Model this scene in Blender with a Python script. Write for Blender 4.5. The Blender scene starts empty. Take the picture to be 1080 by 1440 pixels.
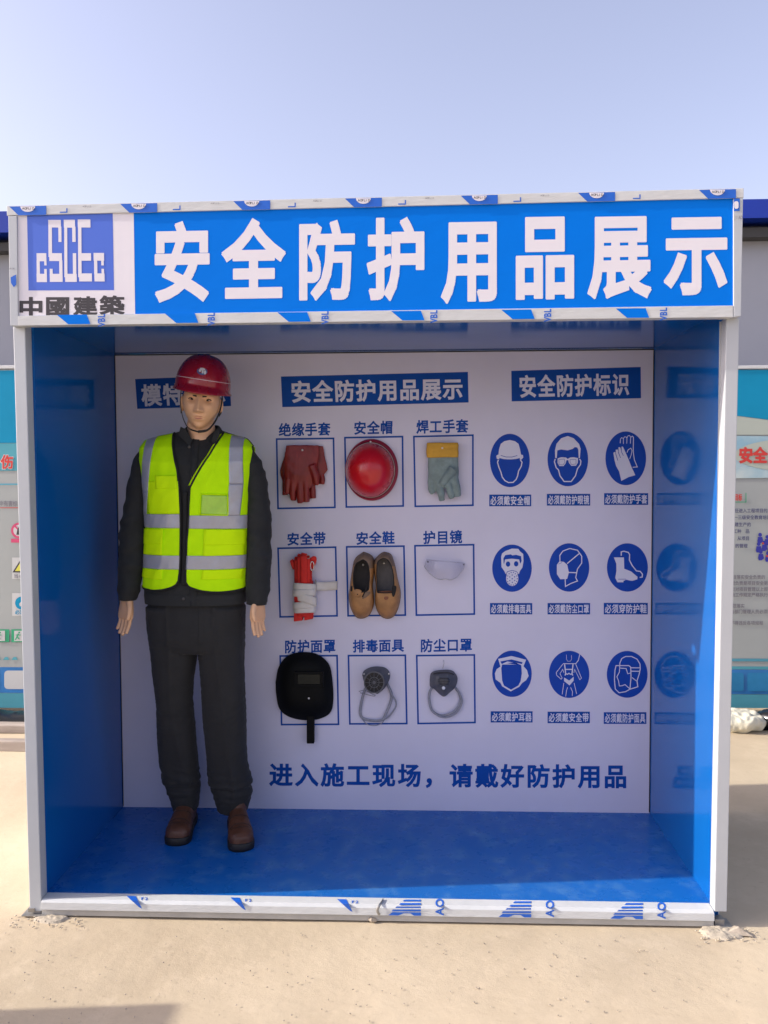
import bpy, bmesh, math, random
import numpy as np
from mathutils import Vector as V, Matrix, noise
from mathutils.geometry import delaunay_2d_cdt, tessellate_polygon

scn = bpy.context.scene
COL = scn.collection
random.seed(7)
PI = math.pi
R = math.radians

# ------------------------------------------------------------------ camera, world, sun, exposure
CAM = np.array([0.1567, -2.784, 1.5337])
PITCH, YAW, ROLL, FPX = -0.0445, -0.0406, -0.0046, 1164.06
cp, sp, cy_, sy_, cr, sr = math.cos(PITCH), math.sin(PITCH), math.cos(YAW), math.sin(YAW), math.cos(ROLL), math.sin(ROLL)
_f = np.array([sy_*cp, cy_*cp, sp]); _r = np.array([cy_, -sy_, 0.0]); _u = np.cross(_r, _f)
RI, UP = cr*_r + sr*_u, -sr*_r + cr*_u
cd = bpy.data.cameras.new('camera'); cam = bpy.data.objects.new('camera', cd); COL.objects.link(cam)
cam.matrix_world = Matrix([[RI[0], UP[0], -_f[0], CAM[0]], [RI[1], UP[1], -_f[1], CAM[1]], [RI[2], UP[2], -_f[2], CAM[2]], [0, 0, 0, 1]])
cd.sensor_fit = 'VERTICAL'; cd.sensor_height = 36.0; cd.lens = FPX/1440*36.0
cd.clip_start = 0.05; cd.clip_end = 600
scn.camera = cam

SUND = V((1.0, 0.102, -0.5)).normalized()
EL = math.asin(-SUND.z); AZ = math.atan2(-SUND.x, -SUND.y)
w = bpy.data.worlds.new('World'); scn.world = w; w.use_nodes = True
wn = w.node_tree; bg = wn.nodes['Background']
sky = wn.nodes.new('ShaderNodeTexSky'); sky.sky_type = 'NISHITA'; sky.sun_disc = False
sky.sun_elevation = EL; sky.sun_rotation = AZ; sky.air_density = 1.0; sky.dust_density = 3.4; sky.ozone_density = 2.0; sky.altitude = 50
hs = wn.nodes.new('ShaderNodeHueSaturation'); hs.inputs['Saturation'].default_value = 0.70; hs.inputs['Value'].default_value = 1.0
mx = wn.nodes.new('ShaderNodeMix'); mx.data_type = 'RGBA'; mx.blend_type = 'MULTIPLY'; mx.inputs[0].default_value = 1.0
mx.inputs[7].default_value = (1.10, 0.99, 1.06, 1)
wn.links.new(sky.outputs[0], hs.inputs['Color']); wn.links.new(hs.outputs[0], mx.inputs[6]); wn.links.new(mx.outputs[2], bg.inputs[0])
bg.inputs[1].default_value = 0.15
sd = bpy.data.lights.new('sun', 'SUN'); sd.energy = 3.1; sd.angle = R(0.55); sd.color = (1.0, 0.93, 0.82)
so = bpy.data.objects.new('sun', sd); COL.objects.link(so)
so.rotation_euler = SUND.to_track_quat('-Z', 'Y').to_euler()
vs_ = scn.view_settings; vs_.view_transform = 'Standard'; vs_.look = 'None'; vs_.gamma = 1.0; vs_.use_curve_mapping = False
vs_.exposure = 0.97

# ------------------------------------------------------------------ helpers
def at(px, py, Y):
    d = _f + RI*(px-540)/FPX - UP*(py-720)/FPX
    return CAM + d*(Y-CAM[1])/d[1]
def atz(px, py, Z):
    d = _f + RI*(px-540)/FPX - UP*(py-720)/FPX
    return CAM + d*(Z-CAM[2])/d[2]
def lin(c): c /= 255.0; return c/12.92 if c <= 0.04045 else ((c+0.055)/1.055)**2.4
def S(r, g, b): return (lin(r), lin(g), lin(b), 1)

def mat(name, col, rough=0.5, metal=0.0, spec=0.5, bump=0.0, bscale=40.0, var=0.0, vscale=3.0, col2=None, sheen=0.0, coat=0.0, bdetail=4, stretch=None, rvar=0.0, vcontrast=(0.35, 0.65)):
    m = bpy.data.materials.new(name); m.use_nodes = True; nt = m.node_tree; b = nt.nodes['Principled BSDF']
    b.inputs['Base Color'].default_value = tuple(col[:3])+(1,); b.inputs['Roughness'].default_value = rough
    b.inputs['Metallic'].default_value = metal; b.inputs['Specular IOR Level'].default_value = spec
    if sheen: b.inputs['Sheen Weight'].default_value = sheen
    if coat: b.inputs['Coat Weight'].default_value = coat; b.inputs['Coat Roughness'].default_value = 0.08
    geo = nt.nodes.new('ShaderNodeNewGeometry'); src = geo.outputs['Position']
    if stretch:
        mp = nt.nodes.new('ShaderNodeMapping'); mp.inputs['Scale'].default_value = stretch; nt.links.new(src, mp.inputs[0]); src = mp.outputs[0]
    def nz(scale, detail=4, rgh=0.6):
        n = nt.nodes.new('ShaderNodeTexNoise'); n.inputs['Scale'].default_value = scale; n.inputs['Detail'].default_value = detail
        n.inputs['Roughness'].default_value = rgh; nt.links.new(src, n.inputs['Vector']); return n
    if var or col2:
        n = nz(vscale, 6); rp = nt.nodes.new('ShaderNodeMapRange'); rp.inputs[1].default_value = vcontrast[0]; rp.inputs[2].default_value = vcontrast[1]
        nt.links.new(n.outputs[0], rp.inputs[0])
        mi = nt.nodes.new('ShaderNodeMix'); mi.data_type = 'RGBA'
        c2 = col2 if col2 else tuple(min(1, c*(1+var)) for c in col[:3])
        c1 = col if col2 else tuple(c*(1-var) for c in col[:3])
        mi.inputs[6].default_value = tuple(c1[:3])+(1,); mi.inputs[7].default_value = tuple(c2[:3])+(1,)
        nt.links.new(rp.outputs[0], mi.inputs[0]); nt.links.new(mi.outputs[2], b.inputs['Base Color'])
    if rvar:
        n = nz(vscale*1.7, 5); rp = nt.nodes.new('ShaderNodeMapRange'); rp.inputs[3].default_value = max(0.02, rough-rvar); rp.inputs[4].default_value = rough+rvar
        rp.inputs[1].default_value = 0.3; rp.inputs[2].default_value = 0.7
        nt.links.new(n.outputs[0], rp.inputs[0]); nt.links.new(rp.outputs[0], b.inputs['Roughness'])
    if bump:
        n = nz(bscale, bdetail); bp = nt.nodes.new('ShaderNodeBump'); bp.inputs['Strength'].default_value = bump; bp.inputs['Distance'].default_value = 0.004
        nt.links.new(n.outputs[0], bp.inputs['Height']); nt.links.new(bp.outputs[0], b.inputs['Normal'])
    return m

ORG = {}
def tag(o, label=None, cat=None, group=None, kind=None):
    if label: o['label'] = label
    if cat: o['category'] = cat
    if group: o['group'] = group
    if kind: o['kind'] = kind
    return o
def thing(name, label, cat, loc=(0, 0, 0), group=None):
    o = bpy.data.objects.new(name, None); COL.objects.link(o); o.location = loc; o.empty_display_size = 0.1
    ORG[o.name] = np.array(loc, float); return tag(o, label, cat, group)
def obj(name, data, mats, parent=None, smooth=False, label=None, cat=None, group=None, kind=None, org=(0, 0, 0)):
    vs, fs = data[0], data[1]
    base = ORG[parent.name] if parent is not None else np.array(org, float)
    me = bpy.data.meshes.new(name)
    me.from_pydata([(float(p[0]-base[0]), float(p[1]-base[1]), float(p[2]-base[2])) for p in vs], [], [tuple(int(i) for i in f) for f in fs])
    for m in (mats if isinstance(mats, (list, tuple)) else [mats]): me.materials.append(m)
    if len(data) > 2: me.polygons.foreach_set('material_index', list(data[2]))
    if smooth: me.polygons.foreach_set('use_smooth', [True]*len(me.polygons))
    me.update()
    o = bpy.data.objects.new(name, me); COL.objects.link(o)
    if parent is not None: o.parent = parent
    else: o.location = org
    ORG[o.name] = base
    return tag(o, label, cat, group, kind)
def join(*parts):
    vs, fs = [], []
    for p in parts:
        n = len(vs); vs += list(p[0]); fs += [tuple(i+n for i in f) for f in p[1]]
    return vs, fs
def joinm(*parts):
    vs, fs, mi = [], [], []
    for p, m in parts:
        n = len(vs); vs += list(p[0]); fs += [tuple(i+n for i in f) for f in p[1]]; mi += [m]*len(p[1])
    return vs, fs, mi
def fixn(data):
    bm = bmesh.new(); bv = [bm.verts.new(tuple(map(float, v))) for v in data[0]]
    for f in data[1]:
        try: bm.faces.new([bv[int(i)] for i in f])
        except ValueError: pass
    bmesh.ops.recalc_face_normals(bm, faces=bm.faces)
    bm.verts.index_update(); r = [v.co.copy() for v in bm.verts], [tuple(v.index for v in f.verts) for f in bm.faces]; bm.free(); return r
def bev(data, w=0.003, seg=2):
    bm = bmesh.new(); bv = [bm.verts.new(tuple(map(float, v))) for v in data[0]]
    for f in data[1]: bm.faces.new([bv[int(i)] for i in f])
    bmesh.ops.recalc_face_normals(bm, faces=bm.faces)
    bmesh.ops.bevel(bm, geom=list(bm.edges), offset=w, segments=seg, affect='EDGES', profile=0.6)
    bm.verts.index_update(); r = [v.co.copy() for v in bm.verts], [tuple(v.index for v in f.verts) for f in bm.faces]; bm.free(); return r
def box(x0, x1, y0, y1, z0, z1, b=0.0):
    vs = [(x, y, z) for x in (x0, x1) for y in (y0, y1) for z in (z0, z1)]
    fs = [(0, 1, 3, 2), (4, 6, 7, 5), (0, 4, 5, 1), (2, 3, 7, 6), (0, 2, 6, 4), (1, 5, 7, 3)]
    return bev((vs, fs), b) if b else (vs, fs)
def slab(quad, y0, y1, b=0.0):          # quad: four (x, z) corners, y0 front, y1 back
    n = len(quad)
    vs = [(x, y0, z) for x, z in quad]+[(x, y1, z) for x, z in quad]
    fs = [tuple(range(n)), tuple(range(2*n-1, n-1, -1))]+[(i, i+n, (i+1) % n+n, (i+1) % n) for i in range(n)]
    return bev((vs, fs), b) if b else fixn((vs, fs))
def xz(px, py, Y): p = at(px, py, Y); return (p[0], p[2])
def loft(rings, n=24, cap=True):
    """rings: (centre, axis_a, axis_b, exponent)"""
    vs, fs = [], []
    for c, a, b, e in rings:
        c, a, b = np.array(c, float), np.array(a, float), np.array(b, float)
        for i in range(n):
            t = 2*PI*i/n; ct, st = math.cos(t), math.sin(t)
            vs.append(c+a*math.copysign(abs(ct)**(2/e), ct)+b*math.copysign(abs(st)**(2/e), st))
    for k in range(len(rings)-1):
        for i in range(n):
            j = (i+1) % n; fs.append((k*n+i, k*n+j, (k+1)*n+j, (k+1)*n+i))
    if cap: fs += [tuple(range(n-1, -1, -1)), tuple((len(rings)-1)*n+i for i in range(n))]
    return fixn((vs, fs))
def tube(pts, rad, n=10, flat=1.0, ref=(0, 1, 0), close=False):
    """round or flattened tube along points; rad number or list; flat = thickness ratio along ref"""
    pts = [V(p) for p in pts]; m = len(pts); rings = []
    if not hasattr(rad, '__len__'): rad = [rad]*m
    for i, p in enumerate(pts):
        t = (pts[min(i+1, m-1)]-pts[max(i-1, 0)])
        if close: t = pts[(i+1) % m]-pts[(i-1) % m]
        t.normalize(); r = V(ref); b = r-t*r.dot(t)
        if b.length < 1e-4: b = t.orthogonal()
        b.normalize(); a = t.cross(b)
        rings.append((p, a*rad[i], b*rad[i]*flat, 2.0))
    if close:
        vs, fs = loft(rings, n, cap=False); k = m-1
        vs = []; fs = []
        for c, a, b, e in rings:
            for i in range(n):
                tt = 2*PI*i/n; vs.append(c+a*math.cos(tt)+b*math.sin(tt))
        for k in range(m):
            for i in range(n):
                j = (i+1) % n; k2 = (k+1) % m; fs.append((k*n+i, k*n+j, k2*n+j, k2*n+i))
        return fixn((vs, fs))
    return loft(rings, n)
def spline(pts, k=6):
    pts = [np.array(p, float) for p in pts]; out = []
    P = [2*pts[0]-pts[1]]+pts+[2*pts[-1]-pts[-2]]
    for i in range(1, len(P)-2):
        for s in range(k):
            t = s/k; a, b, c, d = P[i-1], P[i], P[i+1], P[i+2]
            out.append(0.5*((2*b)+(-a+c)*t+(2*a-5*b+4*c-d)*t*t+(-a+3*b-3*c+d)*t**3))
    out.append(pts[-1]); return out
def ball(c, r, n=16, m=10):
    c = np.array(c, float); r = np.array(r if hasattr(r, '__len__') else (r, r, r), float)
    vs, fs = [], []
    for k in range(m+1):
        ph = PI*k/m
        for i in range(n):
            t = 2*PI*i/n; vs.append(c+r*np.array([math.sin(ph)*math.cos(t), math.sin(ph)*math.sin(t), math.cos(ph)]))
    for k in range(m):
        for i in range(n): j = (i+1) % n; fs.append((k*n+i, k*n+j, (k+1)*n+j, (k+1)*n+i))
    bm = bmesh.new(); bv = [bm.verts.new(tuple(v)) for v in vs]
    for f in fs: bm.faces.new([bv[i] for i in f])
    bmesh.ops.remove_doubles(bm, verts=bm.verts, dist=1e-6)
    bmesh.ops.recalc_face_normals(bm, faces=bm.faces)
    bm.verts.index_update(); o = [v.co.copy() for v in bm.verts], [tuple(v.index for v in f.verts) for f in bm.faces]; bm.free(); return o
def remesh(data, voxel, smooth=4, fac=0.5, sub=0):
    me = bpy.data.meshes.new('tmp'); me.from_pydata([tuple(map(float, v)) for v in data[0]], [], [tuple(int(i) for i in f) for f in data[1]])
    o = bpy.data.objects.new('tmp', me); COL.objects.link(o)
    r = o.modifiers.new('r', 'REMESH'); r.mode = 'VOXEL'; r.voxel_size = voxel; r.adaptivity = 0
    s = o.modifiers.new('s', 'SMOOTH'); s.iterations = smooth; s.factor = fac
    dg = bpy.context.evaluated_depsgraph_get(); e = o.evaluated_get(dg); m2 = bpy.data.meshes.new_from_object(e)
    vs = [v.co.copy() for v in m2.vertices]; fs = [tuple(p.vertices) for p in m2.polygons]; nr = [v.normal.copy() for v in m2.vertices]
    bpy.data.objects.remove(o); bpy.data.meshes.remove(me); bpy.data.meshes.remove(m2)
    return vs, fs, nr
def displace(vs, nr, fn): return [v+n*fn(v) for v, n in zip(vs, nr)]

# ---- flat print: shapes collected in picture units, united, mapped onto a plane
def PG(pts):
    tris = tessellate_polygon([[V((float(x), float(y), 0)) for x, y in pts]])
    return [tuple(p) for p in pts], [tuple(t) for t in tris]
def ELL(cx, cy, rx, ry, n=40): return [(cx+rx*math.cos(2*PI*i/n), cy+ry*math.sin(2*PI*i/n)) for i in range(n)], [tuple(range(n))]
def ST(pts, w, close=False):
    """stroke with mitred corners: one strip of quads, nothing overlaps"""
    q = [np.array(p, float) for p in pts]; n = len(q); vs = []
    for i in range(n):
        a = q[i-1] if (i or close) else None; c = q[(i+1) % n] if (i < n-1 or close) else None
        d1 = (q[i]-a)/max(1e-9, np.linalg.norm(q[i]-a)) if a is not None else None
        d2 = (c-q[i])/max(1e-9, np.linalg.norm(c-q[i])) if c is not None else None
        if d1 is None: d1 = d2
        if d2 is None: d2 = d1
        n1, n2 = np.array([-d1[1], d1[0]]), np.array([-d2[1], d2[0]]); m = n1+n2; L = np.linalg.norm(m)
        m = n1 if L < 0.2 else m/L; k = min(1/max(0.35, float(m@n1)), 2.2)
        vs += [tuple(q[i]+m*k*w/2), tuple(q[i]-m*k*w/2)]
    fs = [(2*i, 2*((i+1) % n), 2*((i+1) % n)+1, 2*i+1) for i in range(n if close else n-1)]
    return vs, fs
_gc = {}
def glyph(ch, bold):
    if (ch, bold) in _gc: return _gc[(ch, bold)]
    c = bpy.data.curves.new('t', 'FONT'); c.body = ch; c.size = 1; c.resolution_u = 3
    o = bpy.data.objects.new('t', c); COL.objects.link(o)
    dg = bpy.context.evaluated_depsgraph_get(); me = bpy.data.meshes.new_from_object(o.evaluated_get(dg)); bpy.data.objects.remove(o)
    vs = [(v.co.x, v.co.y) for v in me.vertices]; fs = [tuple(p.vertices) for p in me.polygons]
    bpy.data.meshes.remove(me)
    if bold:
        cnt = {}
        for f in fs:
            for a, b in zip(f, f[1:]+f[:1]): k = (min(a, b), max(a, b)); cnt[k] = cnt.get(k, 0)+1
        for (a, b), n in list(cnt.items()):
            if n != 1: continue
            p, q = np.array(vs[a]), np.array(vs[b]); d = q-p; L = np.linalg.norm(d)
            if L < 1e-6: continue
            d /= L; nn = np.array([-d[1], d[0]]); e = bold*.8; i = len(vs)
            vs += [tuple(p-d*e-nn*bold), tuple(q+d*e-nn*bold), tuple(q+d*e+nn*bold), tuple(p-d*e+nn*bold)]; fs.append((i, i+1, i+2, i+3))
        r = delaunay_2d_cdt([V(v) for v in vs], [], fs, 1, 1e-5)
        P = np.array([tuple(p) for p in r[0]]); T = np.array([tuple(t) for t in r[2]]); C = P[T].mean(1); keep = np.zeros(len(T), bool)
        for f in fs:
            q = np.array([vs[k] for k in f]); e = np.roll(q, -1, 0)-q
            c = e[:, 0]*(C[:, 1:2]-q[:, 1])-e[:, 1]*(C[:, 0:1]-q[:, 0]); keep |= (c >= -1e-9).all(1) | (c <= 1e-9).all(1)
        vs, fs = [tuple(p) for p in P], [tuple(int(k) for k in t) for t in T[keep]]
    _gc[(ch, bold)] = (vs, fs); return vs, fs
def TX(s, quad, bold=0.02, fill=1.0, adv=1.0):
    """text filling a quad TL,TR,BR,BL (picture units); each sign in an equal cell, fill = share of the cell width used"""
    (ax, ay), (bx, by), (cx, cyy), (dx, dy) = quad; n = len(s); vs, fs = [], []
    for i, ch in enumerate(s):
        if ch == ' ': continue
        g, f = glyph(ch, bold); k = len(vs)
        for x, y in g:
            u = (i+0.5+(x/adv-0.5)*fill)/n; v = 1-(y+0.09)/0.95
            tx, ty = ax+(bx-ax)*u, ay+(by-ay)*u; ux, uy = dx+(cx-dx)*u, dy+(cyy-dy)*u
            vs.append((tx+(ux-tx)*v, ty+(uy-ty)*v))
        fs += [tuple(a+k for a in q) for q in f]
    return vs, fs
def RECT(x0, y0, x1, y1): return [(x0, y0), (x1, y0), (x1, y1), (x0, y1)]
def flat(pieces, Y, _=True, wob=None):
    vs, fs = [], []
    for k, (pv, pf) in enumerate(pieces):        # every piece a hair in front of the one before it
        n = len(vs)
        for px, py in pv: p = at(px, py, Y-k*0.00002); vs.append((p[0], p[1], p[2]))
        fs += [tuple(i+n for i in f) for f in pf]
    return fixface(vs, fs)
def fixface(vs, fs):                     # every face looks towards -y
    out = []
    for f in fs:
        a, b, c = (V(vs[f[0]]), V(vs[f[1]]), V(vs[f[2]])); n = (b-a).cross(c-a)
        out.append(f if n.y < 0 else tuple(reversed(f)))
    return vs, out

# ------------------------------------------------------------------ materials
M = {}
M['blue_panel'] = mat('blue_panel', (0.003, 0.100, 0.37), rough=0.12, spec=0.32, bump=0.14, bscale=3.2, bdetail=2, rvar=0.04, vscale=2)
M['blue_floor'] = mat('blue_floor', (0.006, 0.115, 0.42), rough=0.32, spec=0.25, col2=(0.07, 0.21, 0.46), vscale=13, bump=0.05, bscale=30, rvar=0.12, vcontrast=(0.5, 0.82))
M['board'] = mat('board', (0.60, 0.595, 0.73), rough=0.42, var=0.03, vscale=2.5, bump=0.04, bscale=6, bdetail=2)
M['print_blue'] = mat('print_blue', (0.002, 0.062, 0.33), spec=0.15, rough=0.5, var=0.08, vscale=9)
M['sign_blue'] = mat('sign_blue', (0.008, 0.058, 0.38), spec=0.15, rough=0.5, var=0.05, vscale=9)
M['print_white'] = mat('print_white', (0.62, 0.63, 0.76), rough=0.42)
M['banner_blue'] = mat('banner_blue', (0.0, 0.165, 0.70), rough=0.45, spec=0.08, bump=0.32, bscale=7, bdetail=5, stretch=(1, 1, 2.2))
M['banner_white'] = mat('banner_white', (0.70, 0.68, 0.73), rough=0.42, bump=0.32, bscale=7, bdetail=5, stretch=(1, 1, 2.2))
M['logo_blue'] = mat('logo_blue', (0.055, 0.135, 0.60), rough=0.4, bump=0.2, bscale=7, bdetail=4)
M['ink'] = mat('ink', (0.03, 0.027, 0.034), rough=0.5)
M['film'] = mat('film', (0.55, 0.57, 0.57), rough=0.33, var=0.03, vscale=8, bump=0.4, bscale=22, bdetail=3, stretch=(1, 1, 3))
M['film_blue'] = mat('film_blue', (0.012, 0.115, 0.55), rough=0.35, bump=0.2, bscale=26)
M['post'] = mat('post', (0.44, 0.47, 0.50), rough=0.3, var=0.03, vscale=4, bump=0.08, bscale=9, bdetail=3)
M['galv'] = mat('galv', (0.34, 0.33, 0.31), rough=0.45, metal=0.6, var=0.2, vscale=20)
M['steel'] = mat('steel', (0.7, 0.7, 0.68), rough=0.25, metal=0.9)
M['grey_trim'] = mat('grey_trim', (0.42, 0.415, 0.39), rough=0.45, var=0.1, vscale=8)
M['outer'] = mat('outer', (0.6, 0.62, 0.66), rough=0.5, var=0.05)
M['skin'] = mat('skin', S(226, 180, 140), rough=0.42, var=0.03, vscale=20, spec=0.45)
M['lip'] = mat('lip', S(190, 125, 105), rough=0.4)
M['brow'] = mat('brow', S(50, 32, 24), rough=0.7)
M['eye_white'] = mat('eye_white', (0.38, 0.35, 0.31), rough=0.2)
M['iris'] = mat('iris', (0.02, 0.011, 0.008), rough=0.15)
M['helmet_red'] = mat('helmet_red', (0.30, 0.004, 0.014), rough=0.27, spec=0.6, coat=0.4, rvar=0.06, vscale=8)
M['helmet_bright'] = mat('helmet_bright', (0.52, 0.004, 0.012), rough=0.3, spec=0.5, coat=0.3, rvar=0.06, vscale=8)
M['helmet_rim'] = mat('helmet_rim', (0.28, 0.006, 0.03), rough=0.3, coat=0.3)
M['pale_line'] = mat('pale_line', (0.72, 0.62, 0.64), rough=0.4)
M['badge_white'] = mat('badge_white', (0.65, 0.68, 0.74), rough=0.4)
M['badge_blue'] = mat('badge_blue', (0.05, 0.13, 0.33), rough=0.4)
M['strap'] = mat('strap', (0.012, 0.012, 0.014), rough=0.7)
M['cloth'] = mat('cloth', (0.014, 0.016, 0.017), rough=0.85, var=0.18, vscale=14, bump=0.25, bscale=420, bdetail=2, sheen=0.05)
M['trouser'] = mat('trouser', (0.015, 0.0155, 0.016), rough=0.85, var=0.15, vscale=12, bump=0.25, bscale=420, bdetail=2, sheen=0.05)
M['hivis'] = mat('hivis', (0.54, 1.0, 0.0), spec=0.15, rough=0.7, var=0.05, vscale=16, bump=0.35, bscale=380, bdetail=1)
M['hivis_pocket'] = mat('hivis_pocket', (0.62, 1.0, 0.0), spec=0.15, rough=0.65, var=0.04, vscale=16, bump=0.3, bscale=380, bdetail=1)
M['reflective'] = mat('reflective', (0.40, 0.41, 0.45), rough=0.38, metal=0.25, var=0.06, vscale=18, bump=0.1, bscale=60)
M['clear_pocket'] = mat('clear_pocket', (0.36, 0.66, 0.06), rough=0.18, coat=0.6, var=0.08, vscale=30)
M['piping'] = mat('piping', (0.008, 0.009, 0.009), rough=0.8)
M['button'] = mat('button', (0.06, 0.055, 0.05), rough=0.4)
M['shoe_brown'] = mat('shoe_brown', (0.095, 0.036, 0.018), rough=0.5, var=0.2, vscale=22, bump=0.25, bscale=120)
M['sole_dark'] = mat('sole_dark', (0.012, 0.010, 0.009), rough=0.6)
M['plate'] = mat('plate', (0.010, 0.020, 0.045), rough=0.3, spec=0.3)
M['shoe_tan'] = mat('shoe_tan', (0.36, 0.18, 0.065), rough=0.55, var=0.16, vscale=26, bump=0.3, bscale=130)
M['shoe_heel'] = mat('shoe_heel', (0.17, 0.11, 0.07), rough=0.6, var=0.15, vscale=20)
M['sole_tan'] = mat('sole_tan', (0.20, 0.115, 0.05), rough=0.6, var=0.12, vscale=25)
M['lining'] = mat('lining', (0.015, 0.013, 0.013), rough=0.85, var=0.2, vscale=30)
M['insole'] = mat('insole', (0.11, 0.105, 0.11), rough=0.7, var=0.12, vscale=40)
M['insole_dark'] = mat('insole_dark', (0.03, 0.028, 0.03), rough=0.75, var=0.12, vscale=40)
M['tongue'] = mat('tongue', (0.19, 0.065, 0.03), rough=0.55, var=0.1, vscale=30)
M['rubber_red'] = mat('rubber_red', (0.20, 0.012, 0.010), rough=0.42, var=0.15, vscale=20, bump=0.12, bscale=70)
M['leather_grey'] = mat('leather_grey', (0.20, 0.27, 0.27), rough=0.85, var=0.16, vscale=28, bump=0.35, bscale=150)
M['leather_yellow'] = mat('leather_yellow', (0.56, 0.31, 0.03), rough=0.7, var=0.1, vscale=26, bump=0.3, bscale=130)
M['webbing_red'] = mat('webbing_red', (0.62, 0.018, 0.012), rough=0.7, var=0.1, vscale=25, bump=0.4, bscale=260)
M['webbing_white'] = mat('webbing_white', (0.66, 0.64, 0.60), rough=0.75, var=0.04, vscale=20, bump=0.4, bscale=220)
M['mask_black'] = mat('mask_black', (0.004, 0.0045, 0.0045), rough=0.6, spec=0.12, bump=0.1, bscale=90)
M['visor'] = mat('visor', (0.008, 0.012, 0.011), rough=0.2, spec=0.3)
M['rubber_grey'] = mat('rubber_grey', (0.085, 0.09, 0.108), rough=0.5, var=0.1, vscale=30, bump=0.1, bscale=90)
M['rubber_dark'] = mat('rubber_dark', (0.012, 0.013, 0.018), rough=0.5)
M['strap_grey'] = mat('strap_grey', (0.24, 0.25, 0.30), rough=0.6, var=0.1, vscale=60)
M['nail'] = mat('nail', (0.75, 0.72, 0.68), rough=0.3, metal=0.4)
M['concrete'] = None
gm = bpy.data.materials.new('clear_plastic'); gm.use_nodes = True; gb = gm.node_tree.nodes['Principled BSDF']
gb.inputs['Base Color'].default_value = (0.93, 0.93, 0.97, 1); gb.inputs['Roughness'].default_value = 0.06; gb.inputs['Transmission Weight'].default_value = 0.93; gb.inputs['IOR'].default_value = 1.3
M['clear'] = gm
M['cyan'] = mat('cyan', (0.006, 0.24, 0.42), spec=0.15, rough=0.4, var=0.06, vscale=2)
M['cyan_soft'] = mat('cyan_soft', (0.09, 0.33, 0.40), spec=0.15, rough=0.4, var=0.08, vscale=3)
M['poster'] = mat('poster', (0.34, 0.37, 0.365), spec=0.2, rough=0.4, var=0.04, vscale=2)
M['poster_lime'] = mat('poster_lime', (0.40, 0.45, 0.39), rough=0.4)
M['poster_sky'] = mat('poster_sky', (0.24, 0.42, 0.52), rough=0.4, col2=(0.55, 0.62, 0.58), vscale=2.5)
M['poster_blue'] = mat('poster_blue', (0.02, 0.16, 0.42), rough=0.4, var=0.15, vscale=4)
M['film_pane'] = mat('film_pane', (0.03, 0.20, 0.40), rough=0.4, spec=0.15, var=0.15, vscale=5)
M['poster_teal'] = mat('poster_teal', (0.08, 0.30, 0.40), rough=0.4, var=0.1, vscale=3)
M['sign_red'] = mat('sign_red', (0.55, 0.035, 0.03), rough=0.4)
M['pink'] = mat('pink', (0.55, 0.06, 0.16), rough=0.4)
M['poster_white'] = mat('poster_white', (0.50, 0.52, 0.52), rough=0.4)
M['text_navy'] = mat('text_navy', (0.05, 0.055, 0.16), rough=0.5)
M['text_grey'] = mat('text_grey', (0.16, 0.15, 0.19), rough=0.5)
M['figure_navy'] = mat('figure_navy', (0.02, 0.025, 0.30), rough=0.5)
M['green'] = mat('green', (0.02, 0.32, 0.16), rough=0.4)
M['yellow'] = mat('yellow', (0.62, 0.60, 0.08), rough=0.4)
M['prefab_wall'] = mat('prefab_wall', (0.32, 0.34, 0.39), rough=0.55, var=0.04, vscale=1.2, bump=0.05, bscale=3)
M['prefab_blue'] = mat('prefab_blue', (0.005, 0.03, 0.33), rough=0.35, var=0.08, vscale=2)
M['dark_gutter'] = mat('dark_gutter', (0.05, 0.05, 0.05), rough=0.6)
M['timber'] = mat('timber', (0.34, 0.29, 0.25), rough=0.8, var=0.2, vscale=9, stretch=(0.3, 2, 2))
M['sack'] = mat('sack', (0.62, 0.60, 0.48), rough=0.8, var=0.12, vscale=14, bump=0.5, bscale=60)
M['bag_and_shade_black'] = mat('bag_and_shade_black', (0.012, 0.012, 0.014), rough=0.22)  # black of the plastic bag and of the added shade strips
M['mortar'] = mat('mortar', (0.42, 0.37, 0.29), rough=0.9, var=0.15, vscale=30, bump=0.6, bscale=90)
M['pebble'] = mat('pebble', (0.35, 0.30, 0.24), rough=0.9, var=0.3, vscale=40)

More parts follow.
